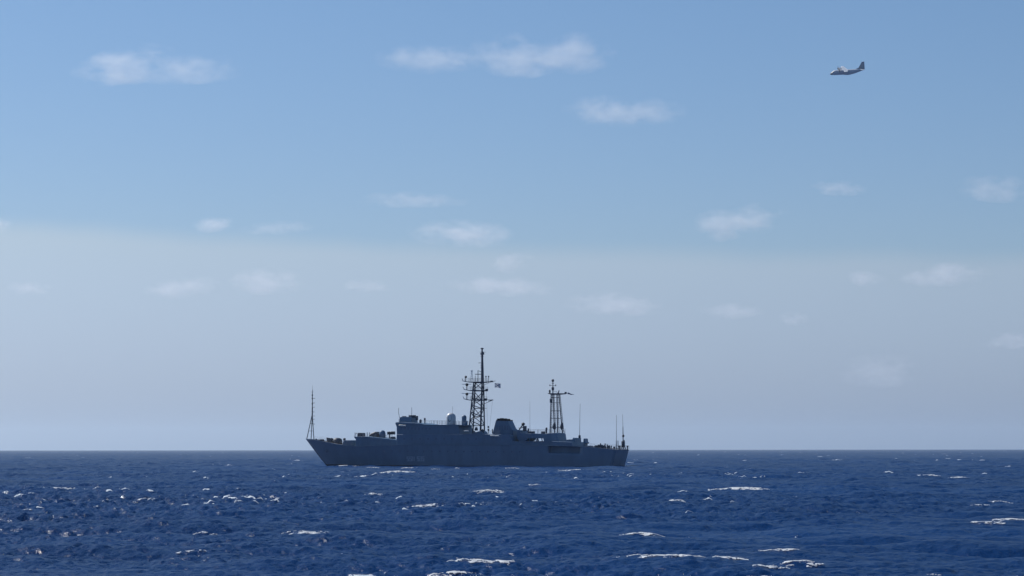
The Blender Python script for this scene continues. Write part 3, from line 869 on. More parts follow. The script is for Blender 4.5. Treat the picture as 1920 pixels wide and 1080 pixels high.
# ---- radomes
def radome(px0, px1, py_top, py_base, Y=0.0, mat='radome', parent=ship):
    a_, b_ = T(px0, py_base, Y), T(px1, py_base, Y)
    r = abs(a_.x - b_.x) / 2 * math.cos(YAW)
    c = (a_ + b_) / 2
    h = T(px0, py_top, Y).z - c.z
    prof = [(r * 0.93, 0), (r * 0.97, 0.12), (r, 0.3)]
    for k in range(8):
        t = k / 7 * math.pi / 2
        prof.append((max(0.02, r * math.cos(t)), h - r * 0.95 + r * 0.95 * math.sin(t)))
    o = MB().lathe(c, prof, n=28).build("radome", M[mat], parent, smooth=True)
    return o, c, r, h
rd, c, r, h = radome(836.2, 854.6, 773.8, 797.6)
dm = MB()   # oval access hatch on the camera side, following the curve
n = 14
ring = []
for k in range(n):
    t = 2 * math.pi * k / n
    az = R(90 + 6) + 0.42 * math.cos(t); zz = 0.28 * h + 0.30 * h * (1 + math.sin(t)) 
    rr_ = r + 0.03 if zz < h - r * .95 else math.sqrt(max(0.01, r * r - ((zz - (h - r * .95)) / .95) ** 2)) + 0.03
    ring.append(c + Vector((rr_ * math.cos(az), rr_ * math.sin(az), zz)))
dm.add(ring, [tuple(range(n))]); dm.build("hatch", M['mast'], rd)
rod("whip_antenna", [T(848.6, 775), T(848.6, 762)], 0.03, 'mast', rd)
MB().lathe(c - Vector((0, 0, 0.1)), [(r * 1.06, 0), (r * 1.06, 0.22), (r * .99, 0.24)], n=24).build("base_ring", M['house'], rd)
radome(865.6, 874.6, 778.0, 798.0, 0.0, 'house')
MB().box(T(871.4, 795.2, 1.5), (0.9, 0.8, 0.9)).build("deck_box", M['house'], ship, bevel=0.05)
MB().box(T(874.6, 793.4, 1.5), (0.5, 0.6, 1.3)).build("deck_box", M['house'], ship, bevel=0.05)

# ---- bridge roof fittings
rod("whip_antenna", [T(749.2, 783, 2.6), T(747.2, 774, 2.6), T(747.4, 765, 2.6)], 0.055, 'mast', wheel)
rod("whip_antenna", [T(772, 783), T(772, 764)], 0.055, 'mast', wheel)
for px, py, w_, h_ in ((769.6, 780.8, 0.8, 0.7), (776.5, 780.8, 0.8, 0.75), (781.6, 784, 0.5, 1.2), (758, 781.2, 1.0, 0.3)):
    MB().box(T(px, py, 1.0), (w_, 0.8, h_)).build("roof_box", M['mast'], wheel, bevel=0.05)
MB().lathe(T(788.4, 793.2, 2) , [(0.28, 0), (0.36, 0.35), (0.36, 0.75), (0.22, 1.0), (0.05, 1.05)], n=12).build("searchlight", M['mast'], bridge)
sl = MB(); sl.tube(T(796.4, 796, 2), T(796.4, 786.6, 2), 0.15); sl.lathe(T(796.4, 788.4, 2), [(0.1, 0), (0.26, 0.1), (0.26, 0.6), (0.1, 0.7)], n=10); sl.build("searchlight", M['mast'], bridge)
rod("stub_mast", [T(748, 793, 5.0), T(748, 786, 5.0)], 0.05, 'mast', bridge)
for px in (806, 813, 820, 828, 860): rod("whip_antenna", [T(px, 797, 3.0), T(px, 788.6, 3.0)], 0.03, 'mast', bridge)
lr = MB().lathe((0, 0, 0), [(0.05, -0.8), (0.3, -0.74), (0.34, -0.6), (0.34, 0.6), (0.3, 0.74), (0.05, 0.8)], n=12, axis='X')
raft0 = None
for (px, py, Y) in ((874.5, 808.0, 5.6), (752, 797.6, 5.55), (757, 798.2, 5.55), (924, 817.0, 6.6), (931.5, 817.6, 6.6)):
    if raft0 is None: raft0 = lr.build("life_raft_canister", M['canister'], ship, smooth=True); o = raft0
    else: o = raft0.copy(); col.objects.link(o)
    o.location = T(px, py, Y); o.scale = (0.85, 0.6, 0.6)

# ---- funnel
fp = [(922.6, 816), (929.6, 788.2), (931.4, 786.6), (959.8, 787.6, 1), (961.8, 789.6, 1), (968.4, 804, 1), (972, 806.5, 1), (972, 817, 1)]
funnel = house("funnel", fp, 2.2, 'house', ship, 0.12)
for px, w_, h_ in ((935.5, 0.5, 0.40), (941.0, 0.55, 0.5), (947.6, 0.5, 0.42), (953.6, 0.5, 0.3), (938, 0.4, 0.3)):
    p = T(px, 787.6, 0.6)
    MB().lathe(p - Vector((0, 0, 0.2)), [(w_, 0), (w_, h_ + 0.2), (w_ * .8, h_ + 0.22), (w_ * .8, 0.1)], n=10).build("exhaust_pipe", M['soot'], funnel)
a_, b_ = T(931, 788.6, 2.2), T(961, 789.6, -2.2)
MB().prism([(a_.x + .1, a_.z), (b_.x - .1, b_.z), (b_.x - .02, b_.z + 0.3), (a_.x + .02, a_.z + 0.3)], 2.28, -2.28).build("funnel_rim", M['soot'], funnel)
for k in range(5):
    p = T(932 + k * 5, 802, 2.2)
    MB().box((p.x, 2.22, p.z), (0.5, 0.05, 1.1)).build("grille", M['window'], funnel)

# ---- crane and gear behind the funnel
cr_ = MB(); cr_.tube(T(973, 806.5, 1), T(980.8, 795.6, 1), 0.16); cr_.tube(T(980.8, 795.6, 1), T(984.6, 806, 1), 0.16); cr_.tube(T(972.4, 802.5, 1), T(978, 802.5, 1), 0.10)
cr_.tube(T(977, 800, 1), T(983, 802.6, 1), 0.12); crane = cr_.build("deck_crane", M['mast'], ship)
MB().ellipsoid(T(981, 795.2, 1), (0.5, 0.4, 0.42)).build("crane_head", M['dark'], crane)
MB().box(T(984, 803.5, 1), (0.7, 1.2, 1.4)).build("crane_winch", M['mast'], crane, bevel=0.05)
MB().box(T(990.6, 808.5, 2), (0.25, 0.6, 1.5)).build("ventilator", M['mast'], ship)
MB().box(T(997, 811, 2), (1.4, 1.4, 0.7)).build("hatch_coaming", M['mast'], ship, bevel=0.05)
MB().box(T(1018.5, 811.4, 2), (0.9, 0.9, 0.7)).build("deck_box", M['mast'], ship, bevel=0.05)
pv = MB(); pv.tube(T(1024.6, 813, 2), T(1024.6, 804, 2), 0.2); pv.lathe(T(1024.6, 806.8, 2), [(0.15, 0), (0.28, 0.1), (0.28, 0.6), (0.15, 0.75)], n=10); pv.build("ventilator", M['mast'], ship)
# struts standing in the open gap under the aft house
for px in (993.5, 1006, 1010, 1017):
    for Y in (3.2, -3.2): 
        p0, p1 = SP(px, 828.6, 3.2), SP(px - 1.5, 821, 3.2)
        rod("pillar", [Vector((p0.x, Y, p0.z)), Vector((p1.x, Y, p1.z))], 0.14, 'house', aft_house)

# ---- aft mast: two pairs of laddered legs with a platform
aft_mast = rod("aft_mast", [T(1036.6, 740), T(1036.6, 716)], 0.17, 'mast', ship, 0.09)
L4 = [(1031.3, 813, 1033.4, 738, 1.4), (1039.6, 813, 1036.9, 738, -0.6), (1045.4, 813, 1044.0, 738, 1.2), (1054.6, 813, 1047.8, 738, -1.2)]
legs = []
for (x0, y0, x1, y1, Y) in L4:
    p0, p1 = T(x0, y0, Y), T(x1, y1, Y * 0.5)
    rod("leg", [p0, p1], 0.17, 'mast', aft_mast, 0.13)
    rod("leg", [p0 + Vector((-0.45, 0, 0)), p1 + Vector((-0.3, 0, 0))], 0.07, 'mast', aft_mast)
    rg = MB()
    for k in range(1, 22):
        q = p0.lerp(p1, k / 22); rg.tube(q, q + Vector((-0.42, 0, 0)), 0.05, n=5)
    rg.build("ladder", M['mast'], aft_mast)
    legs.append((p0, p1))
for t in (0.15, 0.38, 0.57, 0.77, 0.9):
    ring = [p0.lerp(p1, t) for p0, p1 in legs]
    for (i, j) in ((0, 1), (1, 3), (3, 2), (2, 0)): rod("brace", [ring[i], ring[j]], 0.075, 'mast', aft_mast)
for i, py in ((1, 800), (3, 800)):
    p0, p1 = legs[i]; q = p0.lerp(p1, 0.175)
    MB().lathe(q - Vector((0, 0, 0.9)), [(0.1, 0), (0.5, 0.5), (0.52, 1.0), (0.2, 1.9)], n=10).build("aerial_drum", M['mast'], aft_mast)
p0, p1 = legs[0]
MB().box(p0.lerp(p1, 0.82), (0.5, 0.5, 1.0)).build("aerial_box", M['mast'], aft_mast)
a_, b_ = T(1029.0, 738.0), T(1060.0, 738.2)
MB().prism([(a_.x, a_.z + .1), (b_.x, b_.z + .1), (b_.x, b_.z - .1), (T(1050, 739).x, b_.z - .25), (T(1036, 739).x, b_.z - .3), (a_.x, a_.z - .05)], 0.8, -0.8).build("platform", M['mast'], aft_mast)
MB().box(T(1060.6, 736.6), (0.5, 0.5, 0.5)).build("aerial_head", M['mast'], aft_mast, bevel=0.05)
MB().ellipsoid(T(1036.6, 713.6), (0.36, 0.36, 0.42)).build("masthead_ball", M['dark'], aft_mast)
MB().lathe(T(1036.6, 719), [(0.3, 0), (0.3, 0.1), (0.1, 0.2)], n=10).build("masthead_ring", M['mast'], aft_mast)
rod("crossarm", [T(1030.8, 722.8), T(1042.2, 722.8)], 0.05, 'mast', aft_mast)
for x in (1031.0, 1042): MB().ellipsoid(T(x, 722.4), (0.14, 0.14, 0.22)).build("lamp", M['mast'], aft_mast)
MB().lathe(T(1036.6, 732.2), [(0.2, 0), (0.36, 0.3), (0.36, 0.75), (0.18, 1.0)], n=10).build("masthead_drum", M['mast'], aft_mast)
MB().ellipsoid(T(1030.8, 734), (0.26, 0.26, 0.5)).build("searchlight", M['dark'], aft_mast)
rod("aerial_post", [T(1046.8, 738), T(1048.2, 732)], 0.15, 'mast', aft_mast)
rod("yard_rail", [T(1037, 733.6), T(1043, 733.8), T(1046, 737.6)], 0.04, 'mast', aft_mast)
rod("stay", [T(1060, 811.4, 0), T(1054, 806, 0)], 0.04, 'mast', aft_mast)
railing("railing", [T(1050, 811.6, -3.2), T(1059.5, 811.8, -3.2)], aft_house)

# ---- tall whip antennas
for (x0, y0, x1, y1, r) in ((993.6, 812, 993.6, 752, 0.04), (1086.6, 822, 1087.8, 757, 0.07)):
    rod("whip_antenna", [T(x0, y0, 1), T(x1, y1, 1)], r, 'mast', ship, r * 0.45)
MB().lathe(T(1086.7, 821.6, 1), [(0.25, 0), (0.33, 0.2), (0.3, 0.7), (0.1, 0.85)], n=10).build("antenna_base", M['mast'], ship)
w1_ = rod("whip_antenna", [T(1155.6, 842, 3), T(1155.6, 826, 3)], 0.13, 'mast', ship, 0.10)
rod("whip_tip", [T(1155.6, 826, 3), T(1156.0, 778, 3)], 0.065, 'mast', w1_, 0.035)
w2_ = rod("stern_mast", [T(1168.4, 842, 0), T(1168.0, 800, 0)], 0.17, 'mast', ship, 0.09)
rod("whip_tip", [T(1168.0, 800), T(1167.2, 777)], 0.05, 'mast', w2_, 0.03)
rod("leg", [T(1164.6, 842, 1.2), T(1168.2, 824, 0)], 0.12, 'mast', w2_)
rod("leg", [T(1172.6, 842, -1.2), T(1168.4, 824, 0)], 0.12, 'mast', w2_)
rod("leg", [T(1170.6, 838, -1.0), T(1170.6, 825, -0.4)], 0.10, 'mast', w2_)
MB().ellipsoid(T(1168.6, 817.4), (0.32, 0.3, 0.4)).build("stern_lamp", M['dark'], w2_)
MB().box(T(1168.5, 833), (0.8, 0.8, 1.6)).build("mast_foot", M['mast'], w2_, bevel=0.08)
rod("lamp_post", [T(1159.0, 842, 2), T(1158.6, 826, 2)], 0.10, 'mast', ship)

# ---- foredeck gear
def gear(name, px0, px1, py0, py1, Y, wY, shape='box', mat='mast'):
    a_, b_ = T(px0, py1, Y), T(px1, py1, Y); h_ = T(px0, py0, Y).z - a_.z
    c_ = (a_ + b_) / 2; w_ = abs(a_.x - b_.x)
    mb = MB()
    if shape == 'box':
        mb.prism([(c_.x - w_ / 2, c_.z), (c_.x + w_ / 2, c_.z), (c_.x + w_ * .44, c_.z + h_ * .8), (c_.x + w_ * .3, c_.z + h_), (c_.x - w_ * .36, c_.z + h_), (c_.x - w_ * .47, c_.z + h_ * .7)], Y + wY / 2, Y - wY / 2)
        return mb.build(name, M[mat], ship, bevel=0.05)
    if shape == 'dome':
        prof = [(w_ / 2 * .96, 0), (w_ / 2, h_ * .35), (w_ / 2 * .96, h_ * .62), (w_ / 2 * .8, h_ * .84), (w_ / 2 * .5, h_ * .96), (0.03, h_)]
        return mb.lathe(c_, prof, n=16).build(name, M[mat], ship, smooth=True)
    if shape == 'post':
        mb.lathe(c_, [(w_ * .35, 0), (w_ * .3, h_ * .6), (w_ * .5, h_ * .66), (w_ * .5, h_ * .94), (w_ * .3, h_)], n=10)
        return mb.build(name, M[mat], ship)
    if shape == 'drum':
        mb.lathe(c_ + Vector((0, 0, h_ * .55)), [(h_ * .5, -wY / 2), (h_ * .5, -wY / 2 + .12), (h_ * .3, -wY / 2 + .14), (h_ * .3, wY / 2 - .14), (h_ * .5, wY / 2 - .12), (h_ * .5, wY / 2)], n=14, axis='Y')
        mb.box(c_ + Vector((0, 0, h_ * .2)), (w_, wY * .8, h_ * .4))
        return mb.build(name, M[mat], ship)
gear("gun_mount", 624.2, 641.2, 820.8, 833, 0, 2.5, 'dome')
gear("ventilator", 612.2, 615.6, 820.4, 829, 0.5, 0.6, 'post'); gear("anchor_windlass", 616.5, 622.6, 821.6, 830, 0.6, 1.6, 'drum')
gear("mooring_bollard", 591.5, 594.4, 822.6, 826.8, 0.6, 0.5, 'post'); gear("mooring_winch", 600.5, 607.0, 823.6, 828.2, 0.5, 1.4, 'drum')
gear("mooring_bollard", 597.2, 599.2, 823.8, 827.6, 0.6, 0.5, 'post')
gear("ventilator", 643.4, 648.0, 821.4, 834, 0, 0.8, 'post'); gear("capstan", 648, 651.5, 826.6, 834, 1, 1, 'post')
gear("breakwater", 651.5, 669.5, 825.4, 838, 0, 7.0, 'box', 'house')
gear("director_tower", 672.6, 682.6, 811.6, 819.4, 0, 2.2, 'box')
rf = MB(); rf.tube(T(666, 819), T(666.4, 813), 0.06); rf.tube(T(672, 819), T(671.6, 813), 0.06); rf.tube(T(665.6, 813), T(673, 813), 0.06); rf.build("lookout_frame", M['mast'], ship)
for px in (688.6, 693): rod("stanchion", [T(px, 819.5), T(px, 810.6)], 0.08, 'mast', ship)
dsh = MB()
a_, b_ = T(693.6, 820), T(710, 822)
dsh.prism([(a_.x, a_.z), (b_.x, b_.z), (b_.x, T(710, 810).z), (T(706, 810.4).x, T(706, 809.4).z), (T(699, 813).x, T(699, 812.4).z), (T(695, 816).x, T(695, 815.6).z)], 1.2, -1.2)
dsh.build("antenna_cover", M['mast'], ship, bevel=0.15)
gear("antenna_dome", 710.6, 722.6, 806.6, 822.6, 0, 2, 'dome', 'house')
gear("gun_pedestal", 728.6, 732.0, 809.0, 824.4, 0.4, 1, 'post')
gt = MB(); gt.box(T(731.4, 812.2, .4), (1.3, 1.2, 0.8)); gt.box(T(737.2, 811.8, .4), (0.9, 1.0, 0.85)); gt.tube(T(731, 812.2, .4), T(738, 812, .4), 0.16); gt.build("gun_turret", M['dark'], ship, bevel=0.06)
gear("deck_box", 733.0, 740.5, 818.6, 825.6, 0.8, 1.4, 'box')

# ---- quarterdeck gear, each piece on the stern deck
for (nm, x0, x1, y0, y1, Y, wY, shp) in (
    ("mooring_winch", 1116.5, 1122.0, 837.0, 842.5, 2.5, 1.6, 'drum'), ("deck_locker", 1121.5, 1129.0, 835.6, 843.4, 1.5, 2.0, 'box'),
    ("ventilator", 1125.0, 1127.2, 832.8, 842, 0.5, 0.5, 'post'), ("davit", 1133.6, 1135.6, 833.2, 843.8, 2.5, 0.6, 'post'),
    ("winch", 1128.6, 1134.0, 837.0, 843.4, 1.5, 1.6, 'drum'), ("davit", 1137.4, 1139.4, 834.8, 844.0, 2.5, 0.6, 'post'),
    ("deck_box", 1138.6, 1143.5, 837.0, 844.5, 1.2, 1.2, 'box'), ("mooring_bollard", 1145.2, 1147.2, 837.6, 844.6, 2.6, 0.6, 'post'),
    ("capstan", 1149.6, 1153.4, 838.8, 845, 2.0, 1.0, 'post'), ("ventilator", 1160.0, 1163.6, 837.4, 845, 0.4, 0.8, 'post'),
    ("mooring_bollard", 1175.2, 1178.0, 837.2, 844.2, -3.0, 0.6, 'post')):
    gear(nm, x0, x1, y0 - 1.8, y1, Y, wY, shp)

# ---- naval ensign on the gaff: pale cloth with a blue diagonal cross
fl = bpy.data.objects.new("naval_ensign", None); col.objects.link(fl)
tag(fl, "small pale flag with dark blue diagonal cross flying at the main mast", "flag")
f0 = SHIP_M @ T(927.6, 722.4); fl.location = f0
du = (SHIP_M @ T(938.6, 722.4)) - f0
NW, NH = 14, 10
fh = (SHIP_M @ T(927.6, 718.0)).z - (SHIP_M @ T(927.6, 726.4)).z
def fpt(u, v, off=0.0):
    wv = 0.12 * math.sin(u * 7.0 + v * 1.3) * (0.3 + u)
    return du * u + Vector((0.1 * wv, -wv + off, (v - 0.5) * fh - 0.10 * u * fh + 0.04 * math.sin(u * 5)))
mb = MB()
mb.add([fpt(i / NW, j / NH) for i in range(NW + 1) for j in range(NH + 1)], [(i * (NH + 1) + j, (i + 1) * (NH + 1) + j, (i + 1) * (NH + 1) + j + 1, i * (NH + 1) + j + 1) for i in range(NW) for j in range(NH)])
mb.build("cloth", M['flag_white'], fl, smooth=True)
for sgn in (1, -1):
    for off in (-0.02, 0.02):
        sm = MB(); k = 20
        for i in range(k):
            q = []
            for t in (i / k, (i + 1) / k):
                vc = t if sgn > 0 else 1 - t
                q += [fpt(t, min(1, max(0, vc - 0.06)), off), fpt(t, min(1, max(0, vc + 0.06)), off)]
            sm.add(q, [(0, 1, 3, 2)])
        sm.build("cross_arm", M['flag_blue'], fl)
# ---- small dark pennant off the aft mast
pn = bpy.data.objects.new("pennant", None); col.objects.link(pn)
tag(pn, "thin dark pennant streaming from the aft mast yard", "pennant")
q0 = SHIP_M @ T(1064.4, 737.6); pn.location = q0
e0 = (SHIP_M @ T(1076.4, 740.2)) - q0
pm = MB()
for i in range(10):
    q = []
    for t in (i / 10, (i + 1) / 10):
        w_ = 0.22 * (1 - t) + 0.03; off = Vector((0, 0.1 * math.sin(t * 8), 0.06 * math.sin(t * 9)))
        q += [e0 * t + off + Vector((0, 0, w_)), e0 * t + off - Vector((0, 0, w_))]
    pm.add(q, [(0, 1, 3, 2)])
pm.build("cloth", M['flag_blue'], pn)
pc = MB(); pc.tube((SHIP_M @ T(1060.6, 736.4)) - q0, Vector((0, 0, 0)), 0.03); pc.build("line", M['mast'], pn)

# ================================================================== AIRCRAFT
plane = bpy.data.objects.new("cargo_plane", None); col.objects.link(plane)
tag(plane, "grey four engined propeller cargo plane flying low above the sea", "airplane")
PD = 29.3 * F_PX / 64.5
pc_ = at_distance(1589, 135.0, PD)
plane.matrix_world = (Matrix.Translation(pc_) @ Matrix.Rotation(R(180 - 3), 4, 'Z') @ Matrix.Rotation(R(2.0), 4, 'Y') @ Matrix.Rotation(R(-15), 4, 'X'))
# local: X nose, Y port, Z up; nose at +15, tail at -14.5
secs = [  # x, zc, half width, half height
    (14.9, -1.15, 0.10, 0.10), (14.6, -1.12, 0.55, 0.5), (14.0, -1.0, 0.95, 0.9), (13.2, -0.75, 1.35, 1.30), (12.2, -0.35, 1.70, 1.75), (11.2, -0.10, 1.95, 2.05),
    (9.8, 0.0, 2.13, 2.18), (6.0, 0.0, 2.15, 2.2), (0.0, 0.0, 2.15, 2.2), (-3.5, 0.05, 2.12, 2.15), (-6.5, 0.42, 1.95, 1.80), (-9.0, 0.85, 1.60, 1.38), (-11.5, 1.28, 1.15, 0.95), (-13.6, 1.62, 0.62, 0.58), (-14.6, 1.8, 0.12, 0.2)]
fm = MB(); n = 24
vs_ = []; fs_ = []
for (x, zc, hw, hh) in secs:
    for k in range(n):
        t = 2 * math.pi * k / n
        vs_.append((x, hw * math.cos(t), zc + hh * math.sin(t)))
for i in range(len(secs) - 1):
    for k in range(n): fs_.append((i * n + k, i * n + (k + 1) % n, (i + 1) * n + (k + 1) % n, (i + 1) * n + k))
fs_ += [tuple(range(n)), tuple(range((len(secs) - 1) * n, len(secs) * n))]
fuselage = fm.add(vs_, fs_).build("fuselage", M['plane'], plane, smooth=True)
fuselage.data.materials.append(M['plane_dark'])
for p in fuselage.data.polygons:
    if p.center.x > 13.3: p.material_index = 1
# cockpit glass: separate panes round the nose top
for k in range(-3, 4):
    az = k * 0.36
    def cp(xx, zz_, a_): return Vector((xx, 0, 0))
    p = []
    for (x, el, ha) in ((12.9, 0.45, 0.15), (12.1, 0.72, 0.14)):
        sec = np.array(secs); zc, hw, hh = (float(np.interp(-x, -sec[:, 0], sec[:, i])) for i in (1, 2, 3))
        for s_ in (-1, 1):
            t = math.pi / 2 + (az + s_ * ha) * 1.15
            p.append((x, (hw + 0.04) * math.cos(t), zc + (hh + 0.05) * math.sin(t)))
    MB().add(p, [(0, 1, 3, 2)]).build("cockpit_window", M['plane_dark'], fuselage)
for s_ in (1, -1):   # landing gear fairings
    MB().ellipsoid((0.3, s_ * 2.05, -1.35), (4.4, 0.75, 0.95), 16, 10).build("gear_fairing", M['plane'], plane, smooth=True)
def airfoil_wing(root, tip, thick_r, thick_t, vertical=False):
    """root/tip: (leading edge point, chord)"""
    mb = MB(); prof = [(0, 0), (.05, .5), (.2, .95), (.4, 1), (.7, .6), (1, 0.03), (1, -.03), (.7, -.35), (.4, -.6), (.2, -.6), (.05, -.35)]
    vs_ = []
    for (le, ch), th in ((root, thick_r), (tip, thick_t)):
        for u, w in prof:
            if vertical: vs_.append((le[0] - u * ch, le[1] + w * th * 0.5, le[2]))
            else: vs_.append((le[0] - u * ch, le[1], le[2] + w * th * 0.5))
    m_ = len(prof); fs_ = [tuple(range(m_)), tuple(range(m_, 2 * m_))] + [(k, (k + 1) % m_, m_ + (k + 1) % m_, m_ + k) for k in range(m_)]
    return mb.add(vs_, fs_)
for s_ in (1, -1):
    wg = airfoil_wing(((4.6, s_ * 0.5, 2.05), 4.9), ((4.0, s_ * 20.2, 2.65), 2.5), 0.85, 0.3).build("wing", M['plane'], plane)
    MB().lathe((2.6, s_ * 7.6, 1.35), [(0.05, -3.2), (0.4, -2.4), (0.45, 0), (0.4, 2.0), (0.05, 2.9)], n=10, axis='X').build("fuel_tank", M['plane'], wg, smooth=True)
    for yy in (4.95, 10.15):
        zc = 1.95 + (yy / 20) * 0.5
        nc = MB().lathe((0, s_ * yy, zc), [(0.3, 1.5), (0.62, 2.4), (0.72, 4.0), (0.68, 6.4), (0.55, 7.0)], n=14, axis='X').build("engine", M['plane'], plane, smooth=True)
        MB().lathe((0, s_ * yy, zc), [(0.38, 7.02), (0.36, 7.4), (0.2, 7.9), (0.02, 8.05)], n=12, axis='X').build("spinner", M['plane_dark'], nc, smooth=True)
        ph_ = random.uniform(0, 1.5)
        for k in range(4):
            a_ = ph_ + k * math.pi / 2
            d = Vector((0, math.cos(a_), math.sin(a_))); t_ = Vector((0.35, -math.sin(a_) * .6, math.cos(a_) * .6)) 
            c_ = Vector((7.3, s_ * yy, zc)); bl = MB(); q = []
            for rr_, wd in ((0.3, 0.14), (0.9, 0.24), (1.9, 0.25), (2.05, 0.18)):
                q += [c_ + d * rr_ - t_ * wd + Vector((.03, 0, 0)), c_ + d * rr_ + t_ * wd + Vector((.03, 0, 0)), c_ + d * rr_ + t_ * wd - Vector((.03, 0, 0)), c_ + d * rr_ - t_ * wd - Vector((.03, 0, 0))]
            fcs = [(0, 1, 2, 3), (12, 13, 14, 15)] + [(4 * i + j, 4 * i + (j + 1) % 4, 4 * i + 4 + (j + 1) % 4, 4 * i + 4 + j) for i in range(3) for j in range(4)]
            bl.add(q, fcs).build("propeller_blade", M['prop'], nc)
    airfoil_wing(((-10.4, s_ * 0.3, 1.95), 3.9), ((-11.9, s_ * 8.0, 2.05), 2.0), 0.45, 0.2).build("tailplane", M['plane_tail'], plane)
airfoil_wing(((-8.6, 0, 1.75), 6.2), ((-12.4, 0, 8.3), 2.1), 0.5, 0.25, True).build("tail_fin", M['plane_tail'], plane)
airfoil_wing(((-6.0, 0, 1.9), 4.5), ((-9.6, 0, 3.3), 1.5), 0.25, 0.1, True).build("fin_fillet", M['plane_tail'], plane)

# ================================================================== CLOUDS
def cloud_material(name, dens, size, lean):
    m = bpy.data.materials.new(name); m.use_nodes = True
    n, l = m.node_tree.nodes, m.node_tree.links; n.clear()
    out = n.new("ShaderNodeOutputMaterial"); pv = n.new("ShaderNodeVolumePrincipled")
    tc = n.new("ShaderNodeTexCoord"); geo = n.new("ShaderNodeNewGeometry")
    ln = n.new("ShaderNodeVectorMath"); ln.operation = 'LENGTH'
    s3 = n.new("ShaderNodeSeparateXYZ"); c3 = n.new("ShaderNodeCombineXYZ"); l.new(tc.outputs["Object"], s3.inputs[0])
    mv = n.new("ShaderNodeMath"); mv.operation = 'MULTIPLY_ADD'; mv.inputs[1].default_value = -lean
    l.new(s3.outputs["Z"], mv.inputs[0]); l.new(s3.outputs["X"], mv.inputs[2])
    l.new(mv.outputs[0], c3.inputs["X"]); l.new(s3.outputs["Y"], c3.inputs["Y"]); l.new(s3.outputs["Z"], c3.inputs["Z"])
    l.new(c3.outputs[0], ln.inputs[0])
    nz = n.new("ShaderNodeTexNoise"); nz.inputs["Scale"].default_value = 1.0 / size; nz.inputs["Detail"].default_value = 6.0
    nz.inputs["Roughness"].default_value = 0.68
    st_ = n.new("ShaderNodeVectorMath"); st_.operation = 'MULTIPLY'; st_.inputs[1].default_value = (0.8, 0.8, 1.5)
    l.new(geo.outputs["Position"], st_.inputs[0]); l.new(st_.outputs[0], nz.inputs["Vector"])
    sep = n.new("ShaderNodeSeparateXYZ"); l.new(tc.outputs["Object"], sep.inputs[0])
    def mt(op, a, b=None, c=None, clamp=False):
        q = n.new("ShaderNodeMath"); q.operation = op; q.use_clamp = clamp
        for i, v in enumerate((a, b, c)):
            if v is None: continue
            if isinstance(v, (int, float)): q.inputs[i].default_value = v
            else: l.new(v, q.inputs[i])
        return q.outputs[0]
    fall = mt('SUBTRACT', 1.0, ln.outputs["Value"], clamp=True)
    nn = mt('MULTIPLY', mt('SUBTRACT', nz.outputs["Fac"], 0.5), 5.0)
    f = mt('ADD', mt('MULTIPLY', fall, 1.5), nn)
    f = mt('SUBTRACT', f, 0.28)
    f = mt('MULTIPLY', mt('MAXIMUM', f, 0.0), mt('MULTIPLY', fall, 3.0, clamp=True))
    f = mt('MINIMUM', f, 1.3)
    l.new(mt('MULTIPLY', f, dens), pv.inputs["Density"])
    pv.inputs["Color"].default_value = (0.94, 0.97, 1.0, 1)
    pv.inputs["Anisotropy"].default_value = 0.32
    l.new(pv.outputs[0], out.inputs["Volume"])
    return m

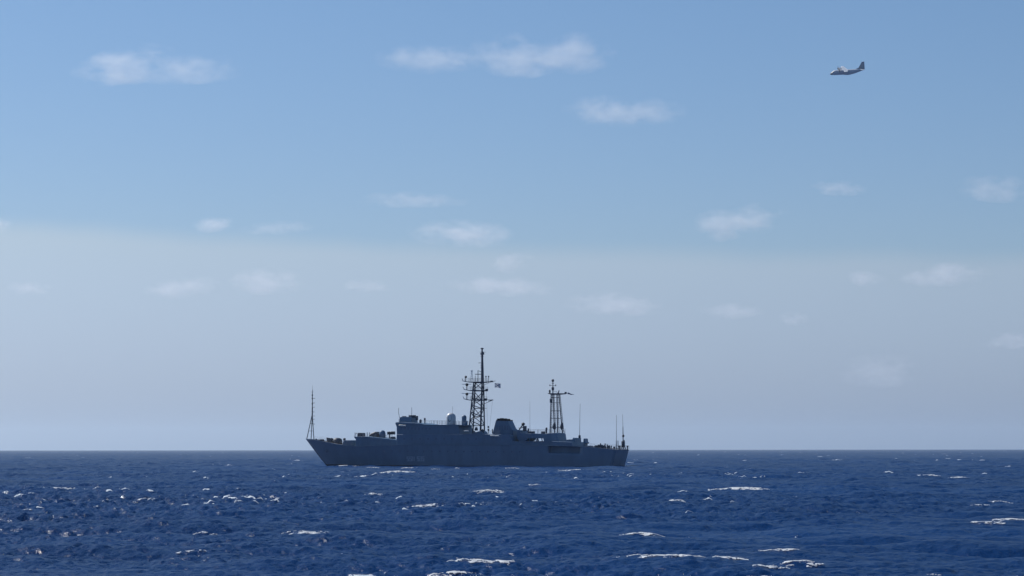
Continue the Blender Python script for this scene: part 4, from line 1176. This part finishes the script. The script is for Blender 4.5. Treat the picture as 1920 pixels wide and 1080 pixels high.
BASE_H = 950.0
def ico(sub=2):
    bm_ = bmesh.new(); bmesh.ops.create_icosphere(bm_, subdivisions=sub, radius=1.0)
    me = bpy.data.meshes.new("cloud"); bm_.to_mesh(me); bm_.free(); return me
CLOUDS = [  # px, py, width, height (picture px of the 1920 frame), optical strength, label
    (228, 127, 180, 92, 0.95, "bright peaked white cloud highest at the far left of the sky"),
    (350, 132, 230, 66, 0.55, "faint wispy cloud just right of the bright peaked one at upper left"),
    (808, 112, 220, 60, 0.65, "long flat wisp of cloud left of the larger top centre cloud"),
    (972, 108, 180, 96, 0.80, "rounded pale cloud at top centre left of its fainter half"),
    (1078, 102, 170, 88, 0.60, "thin arched cloud at the right end of the top centre bank"),
    (1146, 212, 190, 66, 0.75, "soft small cloud below the top centre clouds"),
    (1228, 212, 130, 60, 0.32, "very faint cloud trailing right of the soft small cloud below top centre"),
    (776, 376, 220, 34, 0.55, "thin level streak of cloud left of centre above the haze edge"),
    (870, 440, 210, 62, 1.10, "broad white cloud on the haze edge above the ship's main mast"),
    (1352, 424, 110, 72, 0.75, "left lump of the cloud pair above the haze edge right of centre"),
    (1418, 412, 120, 70, 0.60, "right lump of the cloud pair above the haze edge right of centre"),
    (1572, 354, 115, 34, 0.55, "small flat cloud below the plane"),
    (1868, 356, 150, 62, 0.65, "soft cloud at the right edge above the haze"),
    (400, 422, 90, 36, 0.8, "small white puff sitting on the haze edge at left"),
    (520, 428, 150, 30, 0.45, "thin low wisp on the haze edge right of the small puff"),
    (-8, 420, 70, 50, 0.6, "cloud cut off by the left edge of the picture at the haze edge"),
    (500, 530, 150, 60, 0.85, "peaked white cloud within the haze left of centre"),
    (340, 540, 150, 48, 0.65, "low spread cloud left of the peaked one in the haze"),
    (940, 538, 220, 44, 0.85, "long flat white cloud in the haze above the ship's main mast"),
    (960, 492, 90, 52, 0.6, "small round puff above the long flat cloud in the haze"),
    (690, 537, 120, 30, 0.40, "faint streak in the haze between the peaked and the long flat cloud"),
    (1152, 572, 200, 54, 0.85, "tilted low cloud in the haze above the aft mast"),
    (1370, 584, 125, 36, 0.60, "small slanting cloud in the haze right of the tilted one"),
    (1490, 598, 60, 34, 0.55, "tiny cloud in the haze right of the slanting one"),
    (1772, 517, 180, 52, 0.85, "flat white cloud in the haze at far right"),
    (1622, 523, 85, 36, 0.55, "small cloud left of the flat white one at far right"),
    (1650, 698, 170, 76, 0.50, "faint heaped cloud low above the horizon at right"),
    (1898, 640, 110, 40, 0.55, "low cloud at the right edge near the horizon"),
    (55, 541, 100, 30, 0.45, "faint low streak of cloud in the haze at far left"),
]
ico_me = ico(3)
for i, (px, py, w_, h_, s_, lab) in enumerate(CLOUDS):
    d = ray(px, py)
    el = d.z / math.hypot(d.x, d.y)
    dist = min(30000.0, BASE_H / max(el, 0.02))
    p = at_distance(px, py, dist)
    rx, rz = w_ * 1.12 / 2 / F_PX * dist, h_ * 1.12 / 2 / F_PX * dist
    ry = rx * 0.75
    lean = 0.5 if i == 0 else random.uniform(-0.25, 0.35)
    me = ico_me.copy(); me.name = "cloud"
    for v in me.vertices:      # lumpy bounding surface, flatter below
        c_ = v.co
        k = 0.93 + 0.07 * math.sin(3.1 * c_.x + i) * math.cos(2.7 * c_.y + 2 * i)
        v.co = c_ * k
        if v.co.z < 0: v.co.z *= 0.8
        v.co.x += lean * v.co.z
    me.materials.append(cloud_material("cloud_vapour", (0.66 if py < 400 else 0.72) * s_ / ry, rz * 1.15, lean))
    o = bpy.data.objects.new("cloud", me); col.objects.link(o)
    o.location = p; o.scale = (rx, ry, rz)
    tag(o, lab, "cloud", "small fair weather clouds")

# ================================================================== HAZE
HZ = 38000.0
top_z = pc_.z + 25.0
hz = MB().box((0, 0, (top_z - 3.0) / 2), (2 * HZ + 6000, 2 * HZ + 6000, top_z + 3.0)).build("haze", M['hull'])
hm_ = bpy.data.materials.new("haze_air"); hm_.use_nodes = True
n, l = hm_.node_tree.nodes, hm_.node_tree.links; n.clear()
out = n.new("ShaderNodeOutputMaterial"); pv = n.new("ShaderNodeVolumePrincipled")
pv.inputs["Color"].default_value = (0.74, 0.88, 1.0, 1)
pv.inputs["Density"].default_value = 2.6e-5
pv.inputs["Anisotropy"].default_value = 0.5
l.new(pv.outputs[0], out.inputs["Volume"])
hz.data.materials.clear(); hz.data.materials.append(hm_)
tag(hz, "pale blue sea haze in the air", "haze", kind="stuff")
